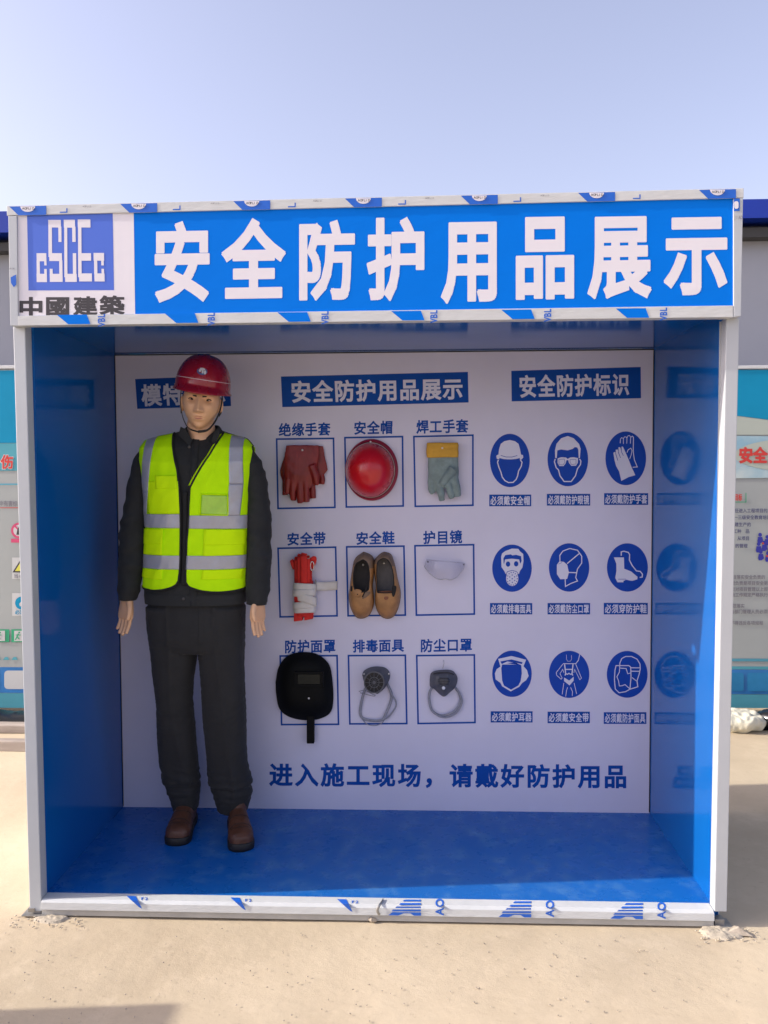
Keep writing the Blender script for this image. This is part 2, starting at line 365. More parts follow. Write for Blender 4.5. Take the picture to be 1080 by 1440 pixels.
def ground_mat():
    m = bpy.data.materials.new('dusty_concrete'); m.use_nodes = True; nt = m.node_tree; b = nt.nodes['Principled BSDF']; L = nt.links
    geo = nt.nodes.new('ShaderNodeNewGeometry')
    def nz(sc, det, ro=0.6, dist=0.0):
        n = nt.nodes.new('ShaderNodeTexNoise'); n.inputs['Scale'].default_value = sc; n.inputs['Detail'].default_value = det; n.inputs['Roughness'].default_value = ro; n.inputs['Distortion'].default_value = dist
        L.new(geo.outputs['Position'], n.inputs['Vector']); return n
    def mixc(fac, a, c, lo, hi):
        rp = nt.nodes.new('ShaderNodeMapRange'); rp.inputs[1].default_value = lo; rp.inputs[2].default_value = hi; L.new(fac, rp.inputs[0])
        mi = nt.nodes.new('ShaderNodeMix'); mi.data_type = 'RGBA'; L.new(rp.outputs[0], mi.inputs[0])
        for s, v in ((6, a), (7, c)):
            if isinstance(v, tuple): mi.inputs[s].default_value = v+(1,)
            else: L.new(v, mi.inputs[s])
        return mi.outputs[2]
    c = mixc(nz(1.1, 6).outputs[0], (0.42, 0.345, 0.24), (0.54, 0.455, 0.325), 0.35, 0.65)
    c = mixc(nz(7, 8, 0.7).outputs[0], c, (0.58, 0.49, 0.355), 0.52, 0.85)
    c = mixc(nz(38, 3, 0.7).outputs[0], c, (0.30, 0.24, 0.18), 0.62, 0.95)
    c = mixc(nz(3.2, 8, 0.8, 1.5).outputs[0], c, (0.27, 0.23, 0.20), 0.66, 0.85)
    L.new(c, b.inputs['Base Color']); b.inputs['Roughness'].default_value = 0.9; b.inputs['Specular IOR Level'].default_value = 0.2
    bp = nt.nodes.new('ShaderNodeBump'); bp.inputs['Strength'].default_value = 0.32; bp.inputs['Distance'].default_value = 0.006; L.new(nz(26, 9, 0.75).outputs[0], bp.inputs['Height'])
    b2 = nt.nodes.new('ShaderNodeBump'); b2.inputs['Strength'].default_value = 0.4; b2.inputs['Distance'].default_value = 0.02; L.new(nz(2.2, 4).outputs[0], b2.inputs['Height']); L.new(b2.outputs[0], bp.inputs['Normal'])
    L.new(bp.outputs[0], b.inputs['Normal']); return m
M['concrete'] = ground_mat()

# ------------------------------------------------------------------ ground
def ground():
    xs = np.concatenate([[-300, -60, -15, -6], np.linspace(-3.5, 3.5, 90), [6, 15, 60, 300]])
    ys = np.concatenate([[-300, -60, -15, -5], np.linspace(-2.5, 3.0, 80), [6, 15, 60, 300]])
    vs = []
    for y in ys:
        for x in xs:
            z = 0.006*noise.noise(V((x*0.9, y*0.9, 0)))+0.002*noise.noise(V((x*5, y*5, 3))) if abs(x) < 3.6 and -2.6 < y < 3.1 else 0
            if -1.3 < x < 1.3 and -0.12 < y < 1.1: z = min(z, -0.001)
            vs.append((x, y, z-0.004))
    n = len(xs); fs = [(j*n+i, j*n+i+1, (j+1)*n+i+1, (j+1)*n+i) for j in range(len(ys)-1) for i in range(n-1)]
    obj('ground', (vs, fs), M['concrete'], smooth=True, kind='structure')
ground()

# ------------------------------------------------------------------ prefab building and notice boards behind
YB = 3.6
zT = at(1060, 298, YB)[2]; zF = at(1060, 319, YB)[2]; zG = at(1060, 335, YB)[2]
zTl = at(5, 305, YB)[2]; zFl = at(5, 350, YB)[2]
b = thing('prefab_building', 'long grey prefab site building with a blue roof edge behind the booth', 'building', (0, YB, 0))
obj('wall', box(-12, 12, YB, YB+6, 0, zG), M['prefab_wall'], b)
for i in range(17):
    x = -9.6+i*1.2
    if 1.1 < abs(x) < 4: obj('wall_seam', box(x-0.012, x+0.012, YB-0.012, YB-0.001, 0, zG-0.05, 0.003), M['prefab_wall'], b)
xm = 0.0
obj('roof_edge', join(slab([(-12, zTl-0.02), (xm, (zT+zTl)/2), (xm, zF), (-12, zFl+0.02)], YB-0.22, YB-0.02), slab([(xm+0.001, (zT+zTl)/2), (12, zT), (12, zF), (xm+0.001, zF)], YB-0.22, YB-0.02)), M['prefab_blue'], b)
obj('gutter', slab([(-12, zFl-0.02), (12, zF-0.004), (12, zG), (-12, zFl-0.07)], YB-0.12, YB-0.003), M['dark_gutter'], b)
obj('roof', [[(-12, YB-0.2, zT-0.03), (12, YB-0.2, zT-0.03), (12, YB+6, zT+0.3), (-12, YB+6, zT+0.3)], [(0, 1, 2, 3)]], M['prefab_blue'], b)

YN = 2.45
def N(px, py): return xz(px, py, YN)
def notice(name_label, x_in, x_out, left):
    t = thing('notice_board', name_label, 'notice board', ((x_in+x_out)/2, YN, 0))
    x0, x1 = min(x_in, x_out), max(x_in, x_out)
    ref = 5 if left else 1070
    def z(py): return at(ref, py, YN)[2]
    obj('panel', box(x0, x1, YN, YN+0.05, z(996), z(519), 0.004), M['poster'], t)
    obj('top_frame', box(x0-0.02, x1+0.02, YN-0.012, YN+0.06, z(519)+0.001, z(514), 0.003), M['film'], t)
    for x in (x0+0.3, x1-0.3): obj('leg', box(x-0.025, x+0.025, YN+0.052, YN+0.1, -0.01, z(530)), M['galv'], t)
    return t, x0, x1, z
# left board
tl, x0, x1, z = notice('white and cyan safety notice board left of the booth, with rows of small signs', at(60, 700, YN)[0]+0.7, at(0, 700, YN)[0]-2.3, True)
Y1, Y2, Y3, Y4 = YN-0.004, YN-0.006, YN-0.008, YN-0.010
def strip(t, name, x0, x1, z0, z1, Y, m): obj(name, ([(x0, Y, z0), (x1, Y, z0), (x1, Y, z1), (x0, Y, z1)], [(0, 1, 2, 3)]), m, t)
strip(tl, 'cyan_header', x0+.01, x1-.01, z(623), z(521), Y1, M['cyan'])
strip(tl, 'title_strip', x0+.01, x1-.01, z(662), z(623.6), Y1, M['cyan_soft'])
strip(tl, 'divider', x0+.01, x1-.01, z(682), z(680), Y1, M['poster_teal'])
obj('title_lettering', flat([TX('伤', RECT(1, 640, 19, 659), 0.03)], Y3), M['sign_red'], tl)
obj('title_glow', flat([TX('伤', RECT(1, 640, 19, 659), 0.07)], Y2), M['poster_white'], tl)
obj('small_lettering', flat([TX('其中有害标', RECT(-8, 704, 24.5, 712), 0.01)], Y2), M['text_grey'], tl)
strip(tl, 'divider', x0+.01, x1-.01, z(714.5), z(713.6), Y1, M['sign_red'])
obj('prohibition_sign', flat([ELL(27, 746, 11.5, 11)], Y2), M['pink'], tl); obj('prohibition_face', flat([ELL(27, 746, 8.3, 8)], Y3), M['poster_white'], tl)
obj('prohibition_bar', flat([ST([(19, 738), (35, 754)], 2.4), PG(RECT(15.5, 757.5, 38, 763))], Y4), M['pink'], tl)
obj('match_symbol', flat([PG([(23, 752), (24.5, 744), (27, 740), (30, 745), (31, 752)])], Y4-0.002), M['ink'], tl)
obj('warning_plate', flat([PG(RECT(17, 784, 42, 814))], Y2), M['poster_white'], tl)
obj('warning_triangle', flat([PG([(30, 785), (17.5, 805), (42, 805)])], Y3), M['ink'], tl); obj('warning_face', flat([PG([(30, 789), (21, 803), (39, 803)])], Y4), M['yellow'], tl)
obj('warning_lettering', flat([TX('当心', RECT(19, 807, 33, 813), 0.01)], Y3), M['text_grey'], tl)
obj('mandatory_plate', flat([PG(RECT(17, 834, 42, 866))], Y2), M['poster_white'], tl)
obj('mandatory_disk', flat([ELL(30, 848, 8.8, 9), ], Y3), M['cyan'], tl)
obj('mandatory_figure', flat([PG([(27, 849), (31, 845), (33, 850), (28, 853)])], Y4), M['poster_white'], tl)
obj('mandatory_lettering', flat([TX('必须', RECT(21, 857.5, 34, 864), 0.02)], Y3), M['cyan'], tl)
for dx in (0, -27):
    obj('exit_sign', flat([PG(RECT(16+dx, 885, 40+dx, 903))], Y2), M['green'], tl)
    obj('exit_panel', flat([PG(RECT(20+dx, 887, 34+dx, 901.5))], Y3), M['poster_white'], tl)
    obj('exit_figure', flat([ST([(26+dx, 891), (24+dx, 895), (21.5+dx, 900)], 1.6), ST([(24+dx, 895), (27+dx, 899)], 1.6), ST([(22+dx, 893), (29+dx, 893)], 1.3), ELL(27+dx, 889.5, 1.3, 1.3, 10)], Y4), M['green'], tl)
for dx in (0, -12, -24, 12): obj('skyline_print', flat([PG([(4+dx, 928), (7+dx, 924), (11+dx, 924), (13+dx, 928)])], Y2), M['cyan_soft'], tl)
strip(tl, 'film_strip', x0+.01, x1-.01, z(974), z(938), Y1, M['poster_blue'])
strip(tl, 'film_edge', x0+.01, x1-.01, z(995), z(974.5), Y1, M['cyan_soft'])
def rrect(px0, py0, px1, py1, r):
    p = []
    for cx, cyy, a in ((px1-r, py0+r, -90), (px1-r, py1-r, 0), (px0+r, py1-r, 90), (px0+r, py0+r, 180)):
        p += [(cx+r*math.cos(R(a+k*22.5)), cyy+r*math.sin(R(a+k*22.5))) for k in range(5)]
    return p
for dx in (0, -52, -104): obj('film_window', flat([PG(rrect(6+dx, 943, 50+dx, 969, 5))], Y2), M['poster_white'], tl)
# right board
tr, x0, x1, z = notice('white and cyan safety notice board right of the booth, with red heading and printed text', at(1020, 700, YN)[0]-0.7, at(1080, 700, YN)[0]+2.3, False)
obj('cyan_header', flat([PG([(960, 520), (1500, 520), (1500, 620), (1250, 612), (1079, 590), (1040, 585), (960, 583)])], Y1), M['cyan'], tr)
obj('lime_band', flat([PG([(960, 583.6), (1040, 585.6), (1079, 590.6), (1250, 612.6), (1250, 640), (1180, 612), (960, 611)])], Y1), M['poster_lime'], tr)
obj('title_picture', flat([PG([(960, 612), (1300, 616), (1300, 668), (960, 674)])], Y1-0.001), M['poster_sky'], tr)
obj('title_ellipse', flat([ELL(1130, 640, 98, 24)], Y2-0.001), M['poster_lime'], tr)
obj('title_lettering', flat([TX('安全', RECT(1039, 629, 1079, 651), 0.045), TX('生产', RECT(1080, 629, 1120, 651), 0.045)], Y3-0.002), M['sign_red'], tr)
obj('subtitle_lettering', flat([TX('目标', RECT(1033, 694.5, 1043.5, 704), 0.03)], Y2), M['sign_red'], tr)
obj('subtitle_bracket', flat([ST([(1020, 706), (1049, 706), (1049, 693)], 1.0)], Y2), M['green'], tr)
rows = [(718, 'text_navy', '任进入工程项目的三级', 1033), (727.5, 'text_navy', '第一三级安全教育培训', 1026), (737.5, 'text_navy', '建生产的', 1033), (747, 'text_navy', '工种 品', 1031), (757, 'text_navy', '，从项目', 1031), (767.5, 'text_navy', '的管理', 1034),
        (811.5, 'text_grey', '项目落实安全负责的', 1024), (820, 'text_grey', '经理负责是项目安全第一责任', 1022), (828.5, 'text_grey', '负责对项目管理以上部门安', 1022), (836.5, 'text_grey', '其他工作规定严格执行安全', 1022),
        (852, 'text_grey', '规范落实', 1024), (860, 'text_grey', '各部门管理人员必须职', 1027), (876, 'text_grey', '不得违反各项规程', 1027)]
for y, mm, s, xs in rows: obj('text_line', flat([TX(s, RECT(xs, y-3, xs+5.8*len(s), y+3), 0.012)], Y2, False), M[mm], tr)
fig = []
for cx, cyy in ((1069, 757), (1079, 760), (1067, 770), (1075, 768), (1084, 772), (1070, 781), (1080, 783)):
    fig += [ELL(cx, cyy-5, 2.6, 2.8, 12), PG([(cx-4, cyy+4), (cx-3, cyy-2), (cx+3, cyy-2), (cx+4.5, cyy+4), (cx+1, cyy+7), (cx-3, cyy+7)])]
obj('crowd_picture', flat(fig, Y2), M['figure_navy'], tr)
obj('crowd_accent', flat([ELL(1079, 782, 2, 1.5, 10), ELL(1073, 764, 1.6, 1.4, 10)], Y3), M['sign_red'], tr)
strip(tr, 'green_line', x0+.01, x1-.01, z(930), z(926), Y1, M['poster_teal'])
strip(tr, 'film_edge', x0+.01, x1-.01, z(941), z(937), Y1, M['cyan_soft'])
strip(tr, 'film_strip', x0+.01, x1-.01, z(976), z(941.5), Y1, M['poster_blue'])
for dx in (-46, 0, 46, 92): obj('film_window', flat([PG(rrect(1051+dx, 946, 1092+dx, 972, 4))], Y2), M['film_pane'], tr)
strip(tr, 'film_edge', x0+.01, x1-.01, z(995.5), z(976.5), Y1, M['cyan_soft'])

# things lying on the ground behind
def plank(name, label, px0, px1, pya, pyb, h, m):
    a = atz(px0, pya, h); c = atz(px1, pyb, h)
    y0, y1 = min(a[1], c[1]), max(a[1], c[1])
    o = obj(name, box(-1.5, 1.5, -(y1-y0)/2, (y1-y0)/2, -h/2, h/2, 0.006), m, org=(0, 0, 0)); o.location = (a[0]-0.9, (y0+y1)/2, h/2-0.004)
    o.rotation_euler.z = R(-1.2); tag(o, label, 'plank')
plank('timber_plank', 'grey timber plank on the ground nearest the left notice board', 0, 32, 1012, 1018, 0.05, M['timber'])
plank('timber_plank', 'thicker brown timber plank lying nearer the booth than the grey one', 0, 34, 1035, 1040, 0.06, M['timber'])
def rubble(n, x0, x1, y0, y1, s):
    ps = []
    for i in range(n):
        c = (random.uniform(x0, x1), random.uniform(y0, y1), s*0.4); d = ball(c, (s*random.uniform(.5, 1.3), s*random.uniform(.5, 1.2), s*random.uniform(.4, .8)), 7, 4)
        ps.append(([V(v)+V((noise.noise(V(v)*60)*s*.5, 0, noise.noise(V(v)*47)*s*.4)) for v in d[0]], d[1]))
    return join(*ps)
def shade_strip(x0, x1, label, seed):  # added lumpy black strip, stands in for shade under a notice board
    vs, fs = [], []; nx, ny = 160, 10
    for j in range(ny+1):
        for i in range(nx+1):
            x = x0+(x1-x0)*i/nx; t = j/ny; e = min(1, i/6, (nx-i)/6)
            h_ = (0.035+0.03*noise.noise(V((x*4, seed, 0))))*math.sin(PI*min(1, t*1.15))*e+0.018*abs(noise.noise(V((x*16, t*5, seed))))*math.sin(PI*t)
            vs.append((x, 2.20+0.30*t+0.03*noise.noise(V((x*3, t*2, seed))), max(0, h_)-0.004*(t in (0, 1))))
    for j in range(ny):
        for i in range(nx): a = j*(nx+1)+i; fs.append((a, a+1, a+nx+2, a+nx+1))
    return obj('dark_shade_strip', (vs, fs), M['bag_and_shade_black'], smooth=True, label=label, cat='shade_strip')
shade_strip(-4.4, -1.5, 'added dark strip standing in for the shade under the left notice board', 2.0)
shade_strip(1.5, 4.4, 'added dark strip standing in for the shade under the right notice board', 8.0)
# sack and black bag right of the booth
def lumpy(c, r, amp, seed, voxel=0.01, k=6.0):
    d = ball(c, r, 24, 16); vs, fs, nr = remesh(d, voxel, 2)
    vs = displace(vs, nr, lambda v: amp*(noise.noise(V((v.x*k+seed, v.y*k, v.z*k)))+0.5*abs(noise.noise(V((v.x*k*3, v.y*k*3+seed, v.z*k*3))))))
    vs = [V((v.x, v.y, max(v.z, -0.004))) for v in vs]; return vs, fs
p = atz(1052, 1033, 0)
sx, sy = p[0], p[1]
o = obj('cement_sack', lumpy((sx-0.04, sy+0.12, 0.045), (0.19, 0.10, 0.062), 0.032, 3.3, 0.008, 9.0), M['sack'], smooth=True, label='cream woven sack lying on the ground below the right notice board', cat='sack')
o = obj('rubbish_bag', lumpy((sx+0.26, sy+0.15, 0.05), (0.15, 0.11, 0.06), 0.035, 9.1), M['bag_and_shade_black'], smooth=True, label='crumpled black plastic bag beside the cream sack', cat='bag')

# ------------------------------------------------------------------ the booth
booth = thing('display_booth', 'white framed blue booth displaying safety gear under a blue banner', 'booth', (0, 0.4, 0))
D = 0.8112
def F(px, py, Y=0.0): return xz(px, py, Y)
# posts (front face at y 0), slightly out of plumb
LT, LB, RT, RB = (18.5, 457), (42, 1281), (1039.5, 447), (1022, 1282)
pw = 0.042
lt, lb, rt, rb = F(*LT), F(*LB), F(*RT), F(*RB)
lz0 = lb[1]; rz0 = rb[1]
obj('post', slab([lt, (lt[0]+pw, lt[1]), (lb[0]+pw+0.001, lz0), (lb[0], lz0)], -0.002, 0.045, 0.003), M['post'], booth)
obj('post', slab([(rt[0]-pw, rt[1]), rt, (rb[0], rz0), (rb[0]-pw, rz0)], -0.002, 0.045, 0.003), M['post'], booth)
for sx_ in (-1.192, 1.172): obj('rear_post', box(sx_, sx_+0.02, 1.0, 1.02, 0, 2.42), M['post'], booth)
# steel stubs under the posts with their foot plates
for x0_, nm in ((lb[0]+0.006, 0), (rb[0]-pw+0.004, 1)):
    s_ = obj('post_stub', box(x0_, x0_+0.032, 0.002, 0.034, 0.002, min(lz0, rz0)+0.01, 0.002), M['galv'], booth)
    obj('foot_plate', box(x0_-0.03, x0_+0.055, -0.014, 0.05, 0.0, 0.004, 0.001), M['galv'], booth)
obj('bracket', box(lb[0]-0.004, lb[0]+0.02, -0.006, 0.03, 0.012, lz0+0.012, 0.001), M['galv'], booth)
# side panels, ceiling, floor, back
xi = 1.165
sidel = obj('side_panel', box(-xi-0.022, -xi, 0.046, 1.0, 0.012, 2.42), M['blue_panel'], booth)
sider = obj('side_panel', box(xi, xi+0.022, 0.046, 1.0, 0.012, 2.42), M['blue_panel'], booth)
obj('side_panel_edge', box(xi-0.0005+0.0, xi+0.012, 0.0455, 0.0458, 0.06, 2.04), M['post'], booth)
obj('outer_skin', box(-xi-0.026, -xi-0.0225, 0.046, 1.0, 0.012, 2.42), M['outer'], booth)
obj('outer_skin', box(xi+0.0225, xi+0.026, 0.046, 1.0, 0.012, 2.42), M['outer'], booth)
# ceiling with a slight sag, so that its reflection bends
vs, fs = [], []; nx, ny = 40, 12
for j in range(ny+1):
    for i in range(nx+1):
        x = -xi+0.0005+(2*xi-0.001)*i/nx; y = 0.0+(D+0.014)*j/ny
        vs.append((x, y, 2.067-0.004*math.exp(-((x-0.25)/0.28)**2)*math.sin(PI*j/ny)-0.0025*math.exp(-((x+0.6)/0.3)**2)*math.sin(PI*j/ny)))
n_ = len(vs); vs += [(x, y, 2.085) for x, y, _ in vs]
g = lambda i, j: j*(nx+1)+i
for j in range(ny):
    for i in range(nx): fs.append((g(i, j), g(i, j+1), g(i+1, j+1), g(i+1, j))); fs.append((n_+g(i, j), n_+g(i+1, j), n_+g(i+1, j+1), n_+g(i, j+1)))
obj('ceiling_panel', (vs, fs), M['blue_panel'], booth, smooth=True)
obj('floor_panel', box(-xi, xi, 0.012, 0.98, 0.03, 0.054), M['blue_floor'], booth)
obj('roof_panel', box(-1.192, 1.192, 0.0, 1.02, 2.4202, 2.44), M['outer'], booth)
# dark seams round the back board
obj('seam', join(box(-xi+0.0005, xi-0.0005, D-0.004, D-0.0005, 2.0605, 2.0655), box(-xi+0.0005, -xi+0.003, D-0.004, D-0.0005, 0.06, 2.06), box(xi-0.0035, xi-0.0005, D-0.004, D-0.0005, 0.06, 2.06)), M['lining'], booth)

board = obj('display_board', box(-xi+0.0005, xi-0.0005, D, D+0.016, 0.0545, 2.0645), M['board'], booth)
BL1, BL2, BL3 = D-0.0006, D-0.0014, D-0.0022
def bo(name, pieces, lift, m, un=True): return obj(name, flat(pieces, lift, un), M[m], board)
# title plates
for q, s, tq in (([(190, 533), (323, 528), (325, 571), (193, 575)], '模特展示', [(197, 541), (317, 537), (319, 567), (199, 571)]),
                 ([(395, 529.5), (658, 523), (659, 566), (397, 572.5)], '安全防护用品展示', [(407, 536), (652, 531.5), (652, 561), (409, 566)]),
                 ([(719, 521.5), (901, 516), (901.5, 560), (719.5, 564.5)], '安全防护标识', [(728, 528), (886, 525), (886, 555), (730, 559)])):
    bo('title_plate', [PG(q)], BL1, 'print_blue'); bo('title_lettering', [TX(s, tq, 0.03, 0.95)], BL2, 'print_white')
# outlined boxes
BX = [[(389, 617.5), (469, 616.5), (471, 713.5), (391, 715)], [(391, 771), (472, 769.5), (474, 866), (394, 867.5)], [(394, 922.5), (474, 922), (476, 1018.5), (396, 1019)],
      [(485, 615.5), (566, 614), (567, 711.5), (487, 713)], [(487.5, 769), (568, 768), (570, 865), (489.5, 866)], [(490, 922), (570, 921.5), (572, 1017.5), (492, 1018)],
      [(582, 614), (665, 612), (665, 710.5), (584, 712)], [(583.5, 767.5), (666, 766), (667, 863.5), (585.5, 865)], [(586, 922), (667, 921), (668, 1016), (588, 1017.5)]]
for q in BX: bo('box_outline', [ST(q, 2.4, True)], BL1, 'print_blue')
CP = [('绝缘手套', 391.5, 594.5, 465, 613), ('安全帽', 497, 592, 553, 610.5), ('焊工手套', 585, 590, 659, 609), ('安全带', 403, 748.5, 458.5, 766.5), ('安全鞋', 500, 747.5, 555.5, 765.5),
      ('护目镜', 594.5, 746, 650.5, 764.5), ('防护面罩', 399.5, 899.5, 472.5, 918), ('排毒面具', 495.5, 899, 568.5, 917), ('防尘口罩', 590.5, 898, 664.5, 916.5)]
for s, a, b_, c, d_ in CP: bo('box_caption', [TX(s, [(a, b_+0.8), (c, b_-0.6), (c, d_-0.8), (a, d_+0.6)], 0.028, 0.96)], BL1, 'print_blue')
bo('slogan', [TX('进入施工现场，', [(377, 1073.5), (630.2, 1074.5), (630.2, 1106.5), (377, 1105)], 0.032, 0.92)], BL1, 'print_blue')
bo('slogan', [TX('请戴好防护用品', [(630.3, 1074.5), (883.5, 1075.5), (883.5, 1108), (630.3, 1106.5)], 0.032, 0.92)], BL1, 'print_blue')
# round mandatory signs (drawn in the photograph's units)
def mp(pts, ox, oy, s): return [(ox+u/s, oy+v/s) for u, v in pts]
def sign(ell, white, blue, label):
    o = bo('safety_sign', [ELL(*ell, 56)], BL1, 'sign_blue'); o['label'] = label
    bo('pictogram', white, BL2, 'print_white')
    if blue: bo('pictogram_detail', blue, BL3, 'sign_blue')
s = 12.0
A = lambda pts: mp(pts, 680, 600, s)
sign((717, 647.5, 28, 37.5),
     [PG(A([(252, 470), (262, 380), (290, 290), (350, 245), (440, 225), (530, 245), (590, 290), (615, 380), (632, 470), (665, 480), (670, 520), (640, 555), (440, 552), (260, 550), (225, 545), (215, 500), (225, 480)])),
      ST(A([(250, 560), (235, 600), (260, 690), (290, 760), (315, 850), (360, 910), (420, 943), (500, 940), (550, 890), (575, 830), (590, 750), (635, 670), (650, 600), (620, 560)]), 1.5)],
     [ST(A([(290, 485), (380, 512), (480, 512), (570, 487)]), 0.8), PG(A([(265, 528), (330, 545), (440, 555), (550, 545), (612, 528), (612, 560), (440, 575), (265, 560)]))], 'round blue sign with a head in a hard hat')
A = lambda pts: mp(pts, 760, 600, s)
sign((798.5, 646, 28.6, 37.8),
     [PG(A([(250, 530), (245, 400), (270, 290), (350, 195), (460, 158), (560, 195), (650, 290), (678, 370), (665, 530), (645, 530), (640, 390), (620, 350), (580, 345), (545, 375), (460, 400), (350, 385), (285, 400), (275, 530)])),
      PG(A([(290, 535), (350, 515), (430, 520), (460, 545), (500, 520), (560, 515), (635, 530), (630, 610), (600, 660), (520, 660), (480, 610), (470, 565), (440, 565), (425, 620), (390, 665), (320, 665), (288, 610)])),
      ST(A([(250, 545), (235, 590), (265, 690), (305, 730), (330, 830), (400, 925), (520, 925), (590, 830), (625, 710), (675, 640), (682, 580), (660, 545)]), 1.5)],
     [ST(A([(310, 555), (400, 545), (415, 600), (380, 645), (315, 640), (310, 555)]), 0.5), ST(A([(500, 555), (600, 555), (600, 630), (525, 640), (500, 600), (500, 555)]), 0.5)], 'round blue sign with a face in goggles')
A = lambda pts: mp(pts, 840, 600, s)
sign((880, 644.5, 28.6, 37.8),
     [PG(A([(270, 440), (300, 425), (315, 470), (310, 390), (345, 385), (365, 470), (355, 350), (385, 345), (415, 450), (407, 340), (430, 335), (470, 420), (530, 560), (580, 690), (632, 800), (640, 820), (530, 850), (405, 915), (370, 760), (315, 660), (290, 560)])),
      ST(A([(385, 280), (390, 210), (410, 185), (440, 200), (440, 290)]), 0.9), ST(A([(440, 200), (460, 170), (490, 175), (500, 200), (497, 285)]), 0.9), ST(A([(500, 190), (520, 150), (545, 150), (562, 180), (558, 285)]), 0.9),
      ST(A([(562, 180), (590, 160), (610, 180), (605, 420), (625, 560), (675, 680), (595, 685)]), 1.1), ST(A([(500, 440), (520, 390), (565, 362), (585, 400), (570, 480), (545, 545)]), 0.9)],
     [ST(A([(308, 450), (345, 570)]), 0.8), ST(A([(352, 430), (392, 525)]), 0.8), ST(A([(405, 420), (440, 490)]), 0.8)], 'round blue sign with a pair of gloves')
s = 13.09
A = lambda pts: mp(pts, 680, 760, s)
dots = [ELL(*A([(528, 705)])[0], .95, .95, 8)]
for k in range(6): dots.append(ELL(*A([(528+52*math.cos(k*PI/3+.5), 705+68*math.sin(k*PI/3+.5))])[0], .8, .9, 8))
for k in range(14): dots.append(ELL(*A([(528+92*math.cos(k*PI/7), 705+118*math.sin(k*PI/7))])[0], .7, .8, 8))
sign((720, 799, 27.8, 33.2),
     [PG(A([(325, 300), (340, 240), (400, 195), (520, 150), (640, 155), (670, 200), (730, 250), (735, 380), (715, 500), (670, 560), (650, 620), (410, 625), (380, 560), (330, 490)])), ELL(*A([(528, 700)])[0], 8.6, 10.6, 30)],
     dots+[PG(A([(370, 420), (365, 330), (400, 270), (500, 255), (530, 275), (600, 265), (690, 290), (700, 380), (675, 430), (655, 350), (520, 335), (395, 350), (378, 430)])), ELL(*A([(450, 435)])[0], 3.1, 3.7, 20), ELL(*A([(600, 430)])[0], 3.1, 3.7, 20),
           ST(A([(405, 630), (440, 575), (528, 550), (610, 575), (645, 625)]), 0.7)], 'round blue sign with a gas mask')
s = 4.154
A = lambda pts: mp(pts, 670, 740, s)
sign((800.3, 798, 28.4, 34),
     [PG(A([(485, 205), (470, 225), (470, 280), (490, 310), (530, 308), (540, 270), (530, 225), (510, 208)])),
      ST(A([(488, 205), (487, 170), (505, 145), (545, 130), (590, 140), (615, 175), (615, 215), (590, 250), (580, 300), (590, 320), (550, 335), (520, 352), (518, 305)]), 1.3),
      ST(A([(530, 218), (600, 160)]), 1.4), ST(A([(540, 270), (588, 272)]), 1.4)], [ST(A([(478, 222), (500, 212)]), .5)], 'round blue sign with a head in a dust mask')
s = 13.09
A = lambda pts: mp(pts, 840, 760, s)
sign((882.3, 798, 28.8, 34),
     [PG(A([(305, 312), (490, 312), (495, 520), (620, 570), (740, 670), (735, 715), (650, 742), (480, 740), (480, 770), (370, 770), (330, 690), (352, 560), (350, 430)])),
      ST(A([(440, 280), (440, 210), (490, 198), (570, 220), (595, 260), (590, 360), (640, 460), (720, 560), (790, 570), (830, 620), (825, 675), (780, 680)]), 1.5)],
     [ST(A([(385, 713), (525, 713)]), 0.7), PG(A([(490, 742), (530, 722), (620, 742)]))], 'round blue sign with a safety boot')
s = 4.154
A = lambda pts: mp(pts, 670, 740, s)
sign((720, 947.5, 27.8, 32.6),
     [PG(A([(127, 775), (205, 758), (290, 780), (275, 818), (295, 840), (305, 875), (290, 900), (268, 915), (250, 938), (200, 965), (150, 935), (140, 915), (112, 895), (108, 860), (118, 835), (140, 820)]))],
     [PG(A([(140, 790), (205, 778), (270, 795), (265, 805), (225, 795), (262, 812), (265, 860), (258, 905), (245, 930), (202, 955), (160, 930), (150, 900), (145, 830), (150, 808), (175, 800), (235, 808), (240, 800), (180, 790), (148, 805)]))], 'round blue sign with ear defenders')
s = 13.09
A = lambda pts: mp(pts, 760, 910, s)
sign((800.3, 948.3, 28.5, 33.2),
     [ST(A([(415, 305), (650, 305), (700, 240), (722, 130)]), 1.0), ST(A([(415, 310), (290, 470), (300, 520), (380, 590), (400, 570), (360, 490), (410, 410), (430, 470)]), 0.8),
      ST(A([(650, 315), (755, 570), (725, 600), (630, 410), (615, 470)]), 0.8), ST(A([(445, 315), (465, 500), (450, 520)]), 1.6), ST(A([(600, 315), (580, 500), (600, 520)]), 1.6), ST(A([(455, 410), (600, 410)]), 1.5),
      ST(A([(470, 490), (500, 500), (525, 480), (550, 500), (590, 490)]), 1.3), PG(A([(435, 560), (530, 615), (612, 545), (610, 620), (535, 705), (435, 625)])),
      ST(A([(430, 660), (400, 870)]), .8), ST(A([(500, 740), (480, 800), (465, 910)]), .8), ST(A([(555, 740), (590, 820), (585, 900)]), .8), ST(A([(620, 660), (665, 860)]), .8),
      ST(A([(480, 140), (480, 220), (500, 260), (550, 260), (575, 220), (570, 150)]), .45)], None, 'round blue sign with a figure in a harness')
A = lambda pts: mp(pts, 840, 910, s)
